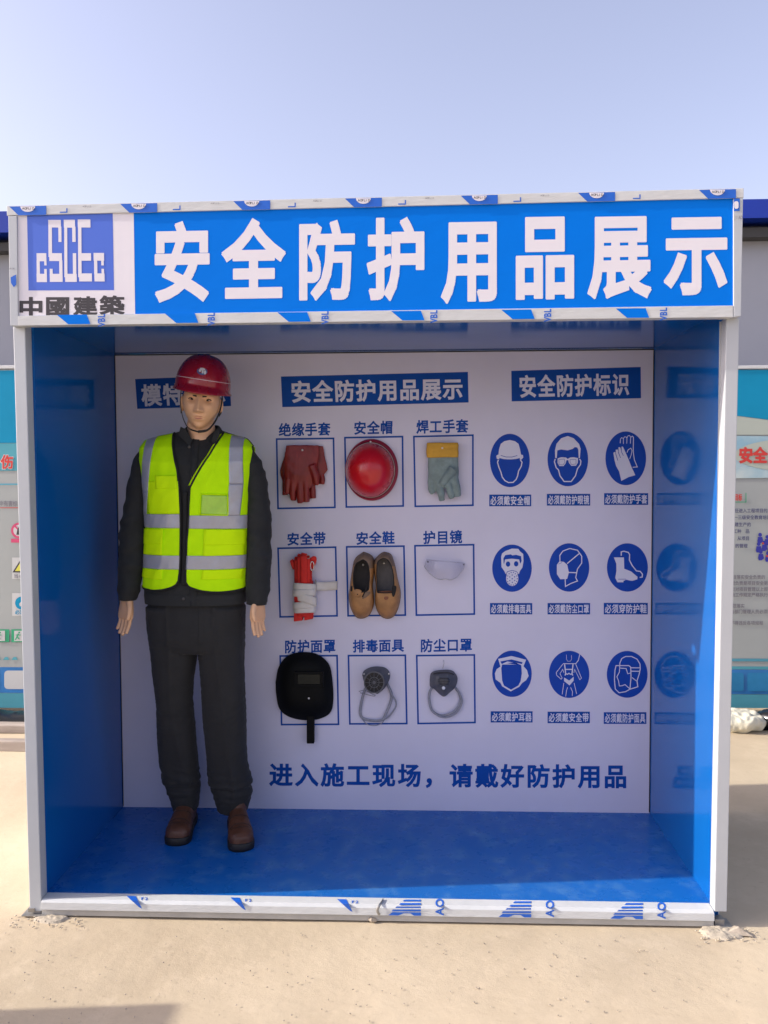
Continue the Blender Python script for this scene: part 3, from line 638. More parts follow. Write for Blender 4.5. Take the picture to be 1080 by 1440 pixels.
sign((882, 948.3, 28.7, 32.9),
     [ST(A([(410, 380), (415, 290), (450, 210), (520, 172), (630, 172), (730, 220), (785, 310), (790, 400), (770, 500), (730, 620), (745, 730), (600, 775), (520, 820), (400, 840), (330, 770), (315, 600), (325, 420), (345, 340), (580, 340), (615, 370), (620, 560), (600, 770)]), 1.3),
      ST(A([(410, 385), (530, 395), (560, 490), (620, 475)]), 1.1), ST(A([(620, 380), (785, 382)]), 1.3), ST(A([(620, 442), (775, 445)]), 1.3), ST(A([(410, 390), (405, 460), (360, 545), (390, 620), (405, 715), (450, 712), (510, 690), (595, 765)]), 1.1),
      ST(A([(640, 560), (720, 625)]), 1.1)], None, 'round blue sign with a head in a face shield')
SC = [('必须戴安全帽', 688, 695.5, 747, 712), ('必须戴防护眼镜', 769, 694.5, 830, 711), ('必须戴防护手套', 849.5, 693.5, 911.5, 710), ('必须戴排毒面具', 689, 848, 748.5, 864), ('必须戴防尘口罩', 770, 848, 829.8, 864),
      ('必须穿防护鞋', 849, 847.8, 911, 864), ('必须戴护耳器', 690, 1000.2, 749, 1016), ('必须戴安全带', 770, 1000.8, 829.5, 1017), ('必须戴防护面具', 849, 1001.5, 909, 1018)]
for t_, a, b_, c, d_ in SC:
    bo('caption_plate', [PG(RECT(a, b_, c, d_))], BL1, 'print_blue'); bo('caption_lettering', [TX(t_, RECT(a+1.3, b_+2, c-1.3, d_-1.8), 0.022, 0.96)], BL2, 'print_white')

# header: banner, trims, logo, lettering
YH = -0.030
hdr = slab([F(24, 300, YH), F(1032, 279, YH), F(1032, 446, YH), F(25, 457, YH)], YH, 0.0)
ban = obj('banner', hdr, M['banner_blue'], booth)
obj('banner_blank', flat([PG([(25, 301), (188, 298), (190, 441.5), (26, 444)])], YH-0.0003), M['banner_white'], ban)
obj('banner_lettering', flat([TX(ch, [(x0_, y0_), (x1_, y0_-1.5), (x1_, y1_-1.5), (x0_, y1_)], 0.034, 0.94) for ch, x0_, x1_, y0_, y1_ in
    (('安', 212, 300, 314, 423), ('全', 310, 403, 311, 421), ('防', 414, 503, 312, 420), ('护', 513, 603, 308, 420), ('用', 618, 708, 306, 423), ('品', 718, 814, 302, 419), ('展', 824, 919, 301, 417), ('示', 931, 1028, 299, 413))], YH-0.0005, False), M['banner_white'], ban)
obj('logo_square', flat([PG([(38, 300), (158.5, 298), (160.3, 408), (40, 408.5)])], YH-0.0006), M['logo_blue'], ban)
g_ = lambda pts: mp(pts, 36, 295, 8.4375)
B_ = lambda x0, y0, x1, y1: PG(g_([(x0, y0), (x1, y0), (x1+2, y1), (x0+2, y1)]))
obj('logo_mark', flat([B_(130, 515, 245, 610), B_(130, 600, 168, 770), B_(130, 760, 252, 858), B_(220, 600, 247, 660), B_(220, 702, 250, 770),
    B_(268, 120, 418, 210), B_(270, 200, 312, 560), B_(388, 200, 424, 382), B_(280, 515, 430, 608), B_(398, 600, 436, 770), B_(286, 760, 438, 856), B_(286, 700, 320, 770),
    B_(452, 118, 585, 212), B_(458, 200, 494, 800), B_(552, 200, 592, 382), B_(468, 760, 606, 856), B_(560, 515, 600, 770),
    B_(618, 115, 768, 210), B_(622, 200, 662, 800), B_(630, 515, 776, 604), B_(634, 755, 786, 850),
    B_(806, 512, 930, 604), B_(812, 600, 850, 760), B_(816, 755, 936, 850), B_(896, 600, 926, 660), B_(900, 700, 930, 760)], YH-0.0009), M['banner_white'], ban)
obj('name_lettering', flat([TX(ch, [(x0_, y0_), (x1_, y0_), (x1_, y1_), (x0_, y1_)], 0.036) for ch, x0_, x1_, y0_, y1_ in
    (('中', 25, 62, 418, 447), ('國', 63, 99, 417, 443.5), ('建', 103, 137, 417, 443), ('築', 140, 175, 416, 442.5))], YH-0.0007), M['ink'], ban)
# trims
YT = -0.036
def trim(q, m='film', y1=0.002): return obj('trim', slab([F(*p_, YT) for p_ in q], YT, y1, 0.0015), M[m], booth)
tt = trim([(9.5, 289.5), (1046, 264.5), (1046, 278), (9.5, 303)])
tb = trim([(25, 444), (1031, 429.5), (1031, 446), (25, 458)])
tL = trim([(11.5, 303.6), (23.5, 303.4), (25.5, 458), (14.5, 458)], 'post')
tR = trim([(1031.6, 279), (1045, 278.6), (1042, 444.5), (1031.8, 446)], 'post')
YF, YF2 = YT-0.0012, YT-0.0024
def top_y(x): return 289.5-(x-10)*25/1036.5
def bot_y(x): return 457.6-(x-25)*11.4/1006
for x in (12, 168, 327, 484, 647, 812, 982):
    y = top_y(x)+1.0
    obj('film_print', flat([PG([(x+1, y), (x+53, y-1.2), (x+53, y+11.6), (x+14, y+12.4)])], YF), M['film_blue'], tt)
    obj('film_logo', flat([PG([(x+27+10.5*math.cos(a*PI/12), y-0.3+7.8*math.sin(a*PI/12)) for a in range(13)])], YF2), M['banner_white'], tt)
    obj('film_lettering', flat([TX('AOPLID', RECT(x+19, y+0.2, x+36, y+4.6), 0.01, 0.9, 0.6)], YF2-0.0012), M['ink'], tt)
for x in (84, 243, 405, 560, 722, 890): y = top_y(x)+1; obj('film_lettering', flat([ST([(x, y+9.8), (x+10, y+9.6), (x+10, y+4)], 1.6)], YF), M['film_blue'], tt)
for x in (116, 296, 440, 598, 760): y = top_y(x)+0.7; obj('film_lettering', flat([TX('AOPLID', RECT(x, y+1, x+12, y+4), 0.0, 0.9, 0.6)], YF), M['text_grey'], tt)
for x in (80, 232, 390, 550, 705, 866):
    y = bot_y(x)-14.2
    obj('film_print', flat([PG([(x, y), (x+42, y-.5), (x+47, y+12.9), (x+16, y+13.2)])], YF), M['banner_blue'], tb)
for x in (137.5, 292, 452, 605, 765, 928):
    y = bot_y(x)-14
    obj('film_lettering', flat([TX('VBL', [(x-2, y+17), (x-2, y-2.0), (x+11, y-2.0), (x+11, y+17)], 0.03, 1.0, 0.62)], YF), M['film_blue'], tb)
obj('film_print', flat([PG([(15, 390), (22.5, 386), (22.8, 400), (19.5, 404), (15.4, 398)])], YF), M['film_blue'], tL)
obj('film_lettering', flat([TX('AOL', RECT(12.8, 376, 22, 379), 0.0, 0.9, 0.6)], YF), M['text_grey'], tL)
obj('film_print', flat([PG([(1031.9, 279.3), (1040.4, 279.1), (1040.2, 296.5), (1031.9, 297)])], YF), M['film_blue'], tR)
obj('film_logo', flat([PG(rrect(1032.4, 283, 1038.6, 293.5, 2.5))], YF2), M['banner_white'], tR)
obj('film_lettering', flat([TX('JIAO', RECT(1033, 302, 1043.8, 309), 0.0, 0.9, 0.62)], YF), M['text_grey'], tR)
obj('film_lettering', flat([ST([(1030.2, 402), (1030.2, 402.5)], 0.5)], YT-0.0012), M['text_grey'], tR)

# sill along the floor's front edge: lit top, sloping face, grey lower lip
sx0, sx1 = lb[0]+pw+0.002, rb[0]-pw-0.002
def sillprof(z0l, z0r, prof, x0, x1):
    vs = [(x0, y, z) for y, z in prof]+[(x1, y, z) for y, z in prof]; n = len(prof)
    return fixn((vs, [tuple(range(n)), tuple(range(2*n-1, n-1, -1))]+[(i, i+n, (i+1) % n+n, (i+1) % n) for i in range(n)]))
zs = 0.0565
sill = obj('sill', bev(sillprof(0, 0, [(0.045, 0.0545), (0.045, zs+0.001), (0.004, zs), (-0.008, zs-0.008), (-0.011, 0.024), (0.0, 0.0235)], sx0, sx1), 0.001), M['film'], booth)
obj('sill_lip', box(sx0, sx1, -0.004, 0.05, 0.001, 0.0225, 0.001), M['grey_trim'], booth)
def on_sill(px, py):             # point on the sill's top or front face, whichever that sight line meets
    p_ = atz(px, py, zs+0.0015)
    if p_[1] < -0.002: q_ = at(px, py, -0.0115); return (q_[0], q_[1]-0.0006, q_[2])
    return (p_[0], p_[1], zs+0.0012+0.001*min(1, max(0, p_[1]/0.04)))
def subdiv(d, lev):
    vs = [tuple(p) for p in d[0]]; ts = []
    for f in d[1]: ts += [(f[0], f[i], f[i+1]) for i in range(1, len(f)-1)]
    for _ in range(lev):
        mid = {}; out = []
        def m_(a, b):
            k = (min(a, b), max(a, b))
            if k not in mid: mid[k] = len(vs); vs.append(((vs[a][0]+vs[b][0])/2, (vs[a][1]+vs[b][1])/2))
            return mid[k]
        for a, b, c in ts:
            if max(math.dist(vs[a], vs[b]), math.dist(vs[b], vs[c]), math.dist(vs[c], vs[a])) < 1.2: out.append((a, b, c)); continue
            x, y, z = m_(a, b), m_(b, c), m_(c, a); out += [(a, x, z), (x, b, y), (z, y, c), (x, y, z)]
        ts = out
    return vs, ts
def sill_flat(pieces, m, nm):
    d = subdiv(join(*pieces), 4); obj(nm, ([on_sill(*q_) for q_ in d[0]], d[1]), M[m], sill)
def sl(x): return 1259+(x-120)*13.5/880
for x in (178, 324, 474):
    y = sl(x); sill_flat([PG([(x, y), (x+13, y+.3), (x+22, y+18), (x+18, y+16)])], 'film_blue', 'film_print')
    sill_flat([TX('F2', RECT(x+20, y+1.2, x+31, y+6), 0.02, 0.9, 0.6)], 'film_blue', 'film_lettering')
for x in (546, 701, 858):
    y = sl(x)+0.5
    sill_flat([PG([(x+k*5.3-1, y+20-k*4.6), (x+46, y+20-k*4.6), (x+46, y+17.6-k*4.6), (x+k*5.3+1.5, y+17.6-k*4.6)]) for k in range(1, 5)], 'film_blue', 'film_print')
    sill_flat([PG([(x, y+21), (x+6, y+16.6), (x+46, y+17), (x+46, y+21.5), (x+36, y+21.5), (x+31, y+18.2), (x+22, y+18), (x+14, y+21.2)])], 'film_blue', 'film_print')
    sill_flat([TX('AO', [(x+64, y+21), (x+64, y-1), (x+79, y-1), (x+79, y+21)], 0.03, 0.95, 0.72)], 'film_blue', 'film_lettering')
p_ = at(533, 1272, -0.014)
obj('torn_film', tube(spline([(p_[0]+0.012, 0.03, 0.060), (p_[0]+0.002, -0.008, 0.059), (p_[0]-0.006, -0.015, 0.045), (p_[0]+0.001, -0.014, 0.028)], 4), 0.0045, 6, 0.4), M['galv'], sill)

# mortar and plates at the feet
def mound(cx, cy, rx, ry, h, seed, m, label):
    vs, fs = [], []; n, k = 40, 12
    for j in range(k+1):
        r = j/k
        for i in range(n):
            t = 2*PI*i/n; rr = r*(1+0.28*noise.noise(V((math.cos(t)*1.7+seed, math.sin(t)*1.7, 0))))
            x, y = cx+rx*rr*math.cos(t), cy+ry*rr*math.sin(t)
            z = h*(1-r*r)**1.0*(0.6+0.9*abs(noise.noise(V((x*45, y*45, seed)))))-0.006*(r > 0.9)
            vs.append((x, y, z))
    for j in range(k):
        for i in range(n): a = (i+1) % n; fs.append((j*n+i, j*n+a, (j+1)*n+a, (j+1)*n+i))
    return obj('mortar_lump', (vs, fs), M[m], smooth=True, label=label, cat='mortar')
mound(rb[0]-0.035, -0.035, 0.075, 0.045, 0.011, 1.0, 'mortar', 'pale crumbled mortar around the foot of the right post')
mound(lb[0]+0.085, -0.02, 0.06, 0.03, 0.007, 5.0, 'mortar', 'pale crumbled mortar around the foot of the left post')
a = atz(1043, 1312, 0)
o = obj('stone_chip', bev(([(a[0]-0.07, a[1]-0.012, 0), (a[0]+0.035, a[1]-0.025, 0), (a[0]-0.01, a[1]+0.05, 0), (a[0]-0.01, a[1]+0.0, 0.022)], [(0, 2, 1), (0, 1, 3), (1, 2, 3), (2, 0, 3)]), 0.002, 1), M['pebble'], label='pointed brown stone chip just right of the right post foot', cat='stone')
k_ = 0
for px, py, s_, lb_ in ((357, 1290, 0.012, 'small pale pebble in front of the sill left of centre'), (407, 1291, 0.018, 'flat grey pebble in front of the sill, larger than its neighbours'), (443, 1291, 0.009, 'tiny pale pebble just left of the sill joint'),
                        (800, 1308, 0.010, 'small pebble on the open ground right of centre'), (778, 1325, 0.006, 'tiny brown pebble on the ground right of centre, nearer the camera'), (1025, 1240, 0.008, 'dark pebble in the shade beside the right post'), (190, 1402, 0.008, 'dark pebble at the edge of the shadow bottom left')):
    p_ = atz(px, py, 0); d = ball((0, 0, s_*0.3), (s_, s_*0.75, s_*0.5), 10, 6)
    d = ([V(v)*(1+0.35*noise.noise(V(v)*80+V((px, py, 0)))) for v in d[0]], d[1])
    obj('pebble', d, M['pebble'], label=lb_, cat='pebble', org=(p_[0], p_[1], -0.002))
obj('grit', rubble(420, -2.2, 2.2, -0.7, -0.06, 0.0028), M['pebble'], kind='stuff', label='fine grit scattered over the dusty concrete before the booth', cat='grit')
obj('debris', join(rubble(34, lb[0]-0.06, lb[0]+0.2, -0.09, 0.0, 0.004), rubble(45, rb[0]-0.12, rb[0]+0.1, -0.10, 0.0, 0.004)), M['mortar'], kind='stuff', label='crumbs of mortar strewn round both post feet', cat='debris')

# unseen panel, a guess added to cast the shadow in the lower left corner
h = thing('shadow_caster', 'unseen plain grey panel left of the booth, added to throw the shadow bottom left', 'shadow_panel', (-2.9, -1.6, 0))
HX = -2.9; HZ = (-0.552-HX)*0.5; HY = -0.457-(-0.552-HX)*0.102
obj('panel', box(HX-0.03, HX, -3.2, HY, 0.0, HZ, 0.003), M['outer'], h)
for y in (-3.1, -2.1, HY-0.12): obj('brace', box(HX-0.07, HX-0.0305, y-0.02, y+0.02, 0, HZ-0.04), M['galv'], h)

# ------------------------------------------------------------------ the gear hung on the board
K = 1/324.0
def W(px, py, d): p = at(px, py, D-d); return (p[0], p[1], p[2])
def wl(*pts): return [W(*p) for p in pts]
def cr_(pts, ox, oy, s): return [(ox+u/s, oy+v/s) for u, v in pts]
def wtube(pts, rpx, flat_=1.0, n=10, k=4): 
    q = spline([(a, b, c) for a, b, c in pts], k) if k > 1 else pts
    if hasattr(rpx, '__len__'): rr = np.interp(np.linspace(0, 1, len(q)), np.linspace(0, 1, len(rpx)), rpx)
    else: rr = [rpx]*len(q)
    return tube([W(*p) for p in q], [r*K for r in rr], n, flat_)
def wring(rows, e=2.6, n=28):     # rows: (px centre, py, half width px, depth centre, half depth)
    return loft([(W(cx, py, dc), (hw*K, 0, 0), (0, hd, 0), e) for cx, py, hw, dc, hd in rows], n)
def dome(outline, d0, h, ex=3.0, center=None, loops=9, wall=True, n=56):
    o = [np.array(p) for p in outline]; o2 = spline([(x, y, 0) for x, y in list(outline)+[outline[0]]], 5)[:-1]; o2 = [q[:2] for q in o2]
    c = np.mean(o2, axis=0) if center is None else np.array(center, float); vs, fs = [], []; m = len(o2)
    lv = [(1.0, 0.0)] if wall else []
    for k in range(loops):
        s_ = math.cos(PI/2*k/loops); lv.append((s_, d0+h*(1-s_**ex)))
    for s_, d in lv:
        for q in o2: p = c+(q-c)*s_; vs.append(W(p[0], p[1], d))
    for k in range(len(lv)-1):
        for i in range(m): j = (i+1) % m; fs.append((k*m+i, k*m+j, (k+1)*m+j, (k+1)*m+i))
    vs.append(W(c[0], c[1], d0+h)); t = len(vs)-1; k = len(lv)-1
    fs += [(k*m+i, k*m+(i+1) % m, t) for i in range(m)]; fs.append(tuple(range(m)))
    return fixn((vs, fs))
def nail(px, py, d, name='nail'):
    obj(name, ball(W(px, py, d), (0.0045, 0.003, 0.0045), 10, 6), M['nail'], board, smooth=True)

# red insulating gloves: two, one nailed over the other
def glove(name, label, body, fingers, mats, cuff=None, group=None, voxel=0.0028, wr=0.0012):
    t = thing(name, label, 'glove', W(*body[0][:2], 0.0), group)
    d = join(wring(body), *[wtube(*f) for f in fingers]); vs, fs, nr = remesh(d, voxel, 6)
    vs = displace(vs, nr, lambda v: wr*(noise.noise(v*38)+0.6*noise.noise(V((v.x*90, v.y*60, v.z*25)))))
    obj('hand', (vs, fs), mats[0], t, smooth=True)
    if cuff:
        vs, fs, nr = remesh(wring(cuff, 3.2), 0.003, 3); vs = displace(vs, nr, lambda v: wr*0.8*noise.noise(V((v.x*22, v.y*30, v.z*70)))); obj('cuff', (vs, fs), mats[1], t, smooth=True)
    return t
glove('rubber_glove', 'red rubber glove hanging behind the other red glove, its cuff edge jutting right',
      [(430, 627, 25, .012, .006), (428, 645, 30, .012, .009), (427.5, 661, 34, .013, .011), (425, 668, 31, .013, .012), (423, 676, 26, .013, .011)],
      [([(401, 668, .012), (401, 684, .012), (401, 696, .012)], 4.2, .9), ([(412, 672, .012), (413, 692, .012), (413, 704, .012)], 4.4, .9), ([(428, 672, .012), (431, 694, .012), (431.5, 706, .012)], 4.4, .9),
       ([(438, 670, .012), (440, 690, .012), (440.5, 701, .012)], 4.3, .9), ([(448, 662, .012), (453, 672, .012), (452.5, 681, .012)], 4.2, .9)], (M['rubber_red'],), group='red rubber gloves')
glove('rubber_glove', 'red rubber glove nailed on top of the other red glove, fingers down',
      [(425.5, 626, 23.5, .034, .006), (424.5, 640, 24.5, .036, .010), (423, 655, 24, .037, .013), (421.5, 668, 22.5, .037, .015), (420.5, 680, 20, .037, .012), (420, 686, 18, .036, .010)],
      [([(405, 674, .036), (403.5, 686, .037), (403.3, 694, .033)], [5, 4.3, 3.6], .95), ([(413, 676, .036), (411.5, 692, .039), (411.8, 703, .033)], [5, 4.5, 3.9], .95), ([(422, 676, .036), (421.5, 696, .04), (421.8, 707.5, .034)], [5, 4.6, 4], .95),
       ([(430, 676, .036), (430.5, 694, .038), (430.3, 706, .033)], [5, 4.4, 3.9], .95), ([(439, 655, .036), (444, 669, .044), (445, 682, .042)], [7, 5.4, 4.3], .95)], (M['rubber_red'],), group='red rubber gloves')
nail(425.2, 633, .046)
glove('welding_glove', 'grey leather welding glove with a wide yellow cuff',
      [(623, 641, 21, .026, .012), (623.5, 655, 21.5, .028, .016), (623.5, 668, 21.5, .03, .019), (622.5, 678, 21, .03, .018), (621, 686, 19, .028, .014)],
      [([(608, 678, .03), (607, 688, .032), (609.5, 693, .026)], [6, 5.5, 4.5], .9), ([(617, 676, .032), (619.5, 692, .04), (621.5, 704, .032)], [5.5, 5.4, 4.4], .95), ([(629, 676, .032), (633, 690, .04), (635, 700.5, .032)], [5.5, 5.2, 4.2], .95),
       ([(639, 670, .03), (642.5, 686, .038), (644.5, 698, .03)], [5.5, 5, 4.2], .95), ([(637, 660, .045), (629, 670, .054), (621, 682, .05)], [7, 5.5, 4], .9)], (M['leather_grey'], M['leather_yellow']),
      cuff=[(622.3, 622.5, 21.6, .026, .013), (622.3, 626, 22.3, .027, .016), (622.2, 636, 22.5, .028, .019), (622.4, 642.6, 22.3, .028, .018), (622.5, 643.4, 21.5, .028, .016)], wr=0.0022)
nail(622, 630, .047)

# red hard hat hung crown forward
t = thing('hard_hat', 'bright red hard hat hung with its crown facing forward', 'hard hat', W(522, 660, 0))
lv = [(0.90, 0.90, 522.6, 660.7, .004), (1, 1, 522.6, 660.7, .006), (1.0, 1.0, 522.6, 660.7, .012), (.975, .98, 522.4, 660.8, .019), (.935, .93, 521.6, 661, .022)]
vs, fs = [], []; n = 72
for a, b_, cx, cyy, d in lv:
    for i in range(n): u = 2*PI*i/n; vs.append(W(cx+37.3*a*math.cos(u), cyy+43.4*b_*math.sin(u), d))
for k in range(len(lv)-1):
    for i in range(n): j = (i+1) % n; fs.append((k*n+i, k*n+j, (k+1)*n+j, (k+1)*n+i))
fs.append(tuple(range(n))); obj('brim', fixn((vs, fs)), M['helmet_rim'], t, smooth=True)
vs, fs = [], []; L_ = 18
for k in range(L_+1):
    a = PI/2*k/L_*0.985; s_ = math.cos(a)**0.92; d = .018+.118*math.sin(a)
    for i in range(n):
        u = 2*PI*i/n; rid = 0.003*math.exp(-(math.cos(u)*s_*33/5.0)**2)*min(1, k/5) if k else 0
        vs.append(W(520.6+33.8*s_*math.cos(u)-2.0*(1-s_), 661.2+38.3*s_*math.sin(u)+1.0*(1-s_), d+rid))
for k in range(L_):
    for i in range(n): j = (i+1) % n; fs.append((k*n+i, k*n+j, (k+1)*n+j, (k+1)*n+i))
fs.append(tuple(L_*n+i for i in range(n))); obj('shell', fixn((vs, fs)), M['helmet_bright'], t, smooth=True)
obj('edge_line', tube([W(520.9+34.0*math.cos(2*PI*i/72), 661.1+38.4*math.sin(2*PI*i/72), .0225) for i in range(72)], 0.0011, 6, close=True), M['pale_line'], t, smooth=True)
nail(521, 621.3, .022)

# safety harness bundle
t = thing('safety_harness', 'rolled red webbing safety harness wrapped in white strap', 'harness', W(428, 825, 0))
def ribbon(pts, w, th=0.0022, m='webbing_red', name='webbing', ref=(0, 1, 0), k=5):
    q = spline(pts, k); return obj(name, tube([W(*p) for p in q], w*K, 10, th/(w*K), ref), M[m], t, smooth=True)
for x, w_, top, d, dx in ((418, 4.2, 786, .030, -1), (422.5, 4.6, 782, .050, 0), (427.5, 4.8, 780.5, .060, .4), (432, 4.4, 783, .052, 1), (435, 3.8, 787, .034, 1.2), (424, 5, 784, .022, 0), (431, 5, 784, .020, 0)):
    ribbon([(x+dx*.4, top+7, d-.018), (x+dx*.2, top+1.5, d-.008), (x, top, d+.001), (x-.1, top+4, d+.010), (x, top+18, d+.010), (x, top+42, d+.004)], w_)
ribbon([(414, 800, .03), (411, 792, .035), (410.5, 788.5, .03), (413, 792, .022), (416, 800, .02)], 2.6, .003)
ribbon([(435, 796, .04), (438, 787, .045), (442.5, 784.5, .045), (442, 791, .04), (438, 799, .035)], 2.6, .003)
ring = [W(439+2.6*math.cos(a), 796+6.5*math.sin(a), .056) for a in np.linspace(0, 2*PI, 20)[:-1]]
obj('carabiner', tube(ring, 0.0022, 8, close=True), M['steel'], t, smooth=True)
obj('buckle', tube([W(433+3*math.cos(a), 783+2.5*math.sin(a), .066) for a in np.linspace(0, 2*PI, 14)[:-1]], 0.0016, 6, close=True), M['galv'], t, smooth=True)
core, fs, nr = remesh(wring([(428, 816, 12, .035, .022), (428, 826, 13.5, .037, .027), (427.5, 842, 14, .037, .028), (428, 858, 13.5, .036, .026), (428.5, 866, 12.5, .034, .022)]), 0.004, 2)
core = displace(core, nr, lambda v: .003*noise.noise(V((v.x*90, v.y*60, v.z*14)))); obj('folded_webbing', (core, fs), M['webbing_red'], t, smooth=True)
for (cx, y0_, y1_, sl_, hw, hd) in ((428.3, 820.5, 831, 1.5, 15.6, .033), (428.0, 828.5, 838.5, -1.0, 15.9, .0345), (430.3, 835.5, 848.5, 9.0, 14.6, .0350), (427.9, 846.5, 856, -1.8, 15.6, .0335), (428.5, 853.5, 862, -1.0, 14.9, .0325)):
    vs, fs = [], []; n = 40; rows_ = 5
    for k in range(rows_):
        f_ = k/(rows_-1); bul = 1+0.02*math.sin(PI*f_)
        for i in range(n):
            a = 2*PI*i/n; x = math.copysign(abs(math.cos(a))**.8, math.cos(a)); yv = math.copysign(abs(math.sin(a))**.8, math.sin(a))
            vs.append(W(cx+hw*bul*x, y0_+(y1_-y0_)*f_+sl_*x*0.5, .037+hd*bul*yv))
    for k in range(rows_-1):
        for i in range(n): j = (i+1) % n; fs.append((k*n+i, k*n+j, (k+1)*n+j, (k+1)*n+i))
    o = obj('white_wrap', (vs, fs), M['webbing_white'], t, smooth=True); so_ = o.modifiers.new('thickness', 'SOLIDIFY'); so_.thickness = .002; so_.offset = 0
for x in (420, 434.5): obj('webbing_end', bev(slab([tuple(np.array(W(q[0], q[1], .03))[[0, 2]]) for q in ((x-5.5, 859), (x+5.8, 859), (x+6.2, 871.5-(x > 425)*2.2), (x-6.0, 873-(x > 425)*1.5))], D-.052, D-.018), .003), M['webbing_red'], t, smooth=True)
sm = [(443.5, 818, .03), (455, 818.5, .012), (474.3, 817.3, .006)]
vs, fs = [], []
q = spline(sm, 6)
for p_ in q:
    for dy in (0, 4, 8, 12): vs.append(W(p_[0], p_[1]+dy*1.0, p_[2]+.0006*math.sin(dy)))
for i in range(len(q)-1):
    for k in range(3): a = i*4+k; fs.append((a, a+4, a+5, a+1))
o = obj('strap_end', (vs, fs), M['webbing_white'], t, smooth=True); so_ = o.modifiers.new('thickness', 'SOLIDIFY'); so_.thickness = .002; so_.offset = 0
obj('strap_buckle', tube([W(443.8+.9*math.cos(a), 823.5+8.5*math.sin(a), .040) for a in np.linspace(0, 2*PI, 22)[:-1]], 0.0012, 6, close=True), M['galv'], t, smooth=True)

# two tan shoes hung soles to the board, toes down
def board_shoe(label, outl, rim, dark, flap):
    s5 = 5.538; ol = cr_(outl, 385, 760, s5); rm = cr_(rim, 385, 760, s5)
    c = np.mean(rm, axis=0); t = thing('leather_shoe', label, 'shoe', W(c[0], c[1], 0), 'tan leather shoes on the board')
    def loop(pts, n=64):
        q = [np.array(p[:2]) for p in spline([(x, y, 0) for x, y in pts+[pts[0]]], 8)][:-1]
        ang = [math.atan2(p[1]-c[1], p[0]-c[0]) for p in q]; k0 = int(np.argmin(np.abs(np.array(ang)+PI/2)))
        q = q[k0:]+q[:k0]; seg = [0]
        for a, b_ in zip(q, q[1:]+[q[0]]): seg.append(seg[-1]+np.linalg.norm(b_-a))
        tt = np.linspace(0, seg[-1], n+1)[:-1]; qq = np.array(q+[q[0]]); return [np.array((np.interp(x, seg, qq[:, 0]), np.interp(x, seg, qq[:, 1]))) for x in tt]
    if sum((x2-x1)*(y2+y1) for (x1, y1), (x2, y2) in zip(ol, ol[1:]+ol[:1]))*sum((x2-x1)*(y2+y1) for (x1, y1), (x2, y2) in zip(rm, rm[1:]+rm[:1])) < 0: rm = rm[::-1]
    O, Rm = loop(ol), loop(rm); n = len(O)
    def at_(tt, d): return [W(*(O[i]*(1-tt)+Rm[i]*tt), d) for i in range(n)]
    cen = np.mean(O, axis=0)
    prof = [(0, .010)]+[(1-math.cos(a), .018+.062*math.sin(a)**.9) for a in np.linspace(0.05, PI/2, 12)]
    vs, fs, mi = [], [], []
    for tt, d in prof: vs += at_(tt, d)
    for k in range(len(prof)-1):
        for i in range(n):
            j = (i+1) % n; fs.append((k*n+i, k*n+j, (k+1)*n+j, (k+1)*n+i)); mi.append(1 if (O[i][1] < 796 and O[i][1] < 812) else 0)
    obj('upper', (vs, fs, mi), [M['shoe_tan'], M['shoe_heel']], t, smooth=True)
    vs, fs = [], []
    for tt, d in ((1, .080), (1.03, .076), (1.0, .045), (1.02, .022)): vs += [W(*(c+(Rm[i]-c)*(1/tt)), d) for i in range(n)]
    for k in range(3):
        for i in range(n): j = (i+1) % n; fs.append((k*n+i, k*n+j, (k+1)*n+j, (k+1)*n+i))
    obj('lining', (vs, fs), M['lining'], t, smooth=True)
    obj('insole', ([W(*(c+(Rm[i]-c)*.98), .024) for i in range(n)], [tuple(range(n))]), M['insole_dark' if dark else 'insole'], t)
    vs, fs = [], []
    for sc, d in ((.99, .0), (1.02, .001), (1.025, .011), (1.0, .0135)): vs += [W(*(cen+(O[i]-cen)*sc), d) for i in range(n)]
    for k in range(3):
        for i in range(n): j = (i+1) % n; fs.append((k*n+i, k*n+j, (k+1)*n+j, (k+1)*n+i))
    fs.append(tuple(range(n))); obj('sole', fixn((vs, fs)), M['sole_tan'], t, smooth=True)
    obj('collar', tube([W(*Rm[i], .0805) for i in range(n)], .0022, 6, close=True), M['lining'], t, smooth=True)
    if flap == 0:
        obj('lace_flap', dome(cr_([(612, 385), (650, 378), (684, 392), (682, 425), (660, 445), (625, 432)], 385, 760, s5), .080, .005, 3, loops=4), M['shoe_tan'], t, smooth=True)
        obj('eyelet', ball(W(*cr_([(652, 420)], 385, 760, s5)[0], .086), (.0028, .0016, .0028), 10, 6), M['lining'], t, smooth=True)
        obj('lace_flap', dome(cr_([(700, 395), (745, 392), (750, 415), (725, 440), (690, 455), (695, 420)], 385, 760, s5), .078, .004, 3, loops=4), M['shoe_heel'], t, smooth=True)
        obj('lace', wtube([(*cr_([(606, 355)], 385, 760, s5)[0], .084), (*cr_([(604, 395)], 385, 760, s5)[0], .078)], 1.2, 1, 6, 2), M['lining'], t, smooth=True)
        obj('lace', wtube([(*cr_([(722, 330)], 385, 760, s5)[0], .084), (*cr_([(716, 380)], 385, 760, s5)[0], .083), (*cr_([(690, 440)], 385, 760, s5)[0], .082)], .8, 1, 6, 3), M['lining'], t, smooth=True)
    else:
        obj('tongue', dome(cr_([(815, 395), (925, 395), (932, 440), (905, 480), (855, 490), (818, 460)], 385, 760, s5), .066, .014, 2.2, loops=5), M['tongue'], t, smooth=True)
        obj('lace_flap', dome(cr_([(925, 350), (955, 360), (945, 420), (928, 440), (918, 400)], 385, 760, s5), .082, .004, 3, loops=4), M['lining'], t, smooth=True)
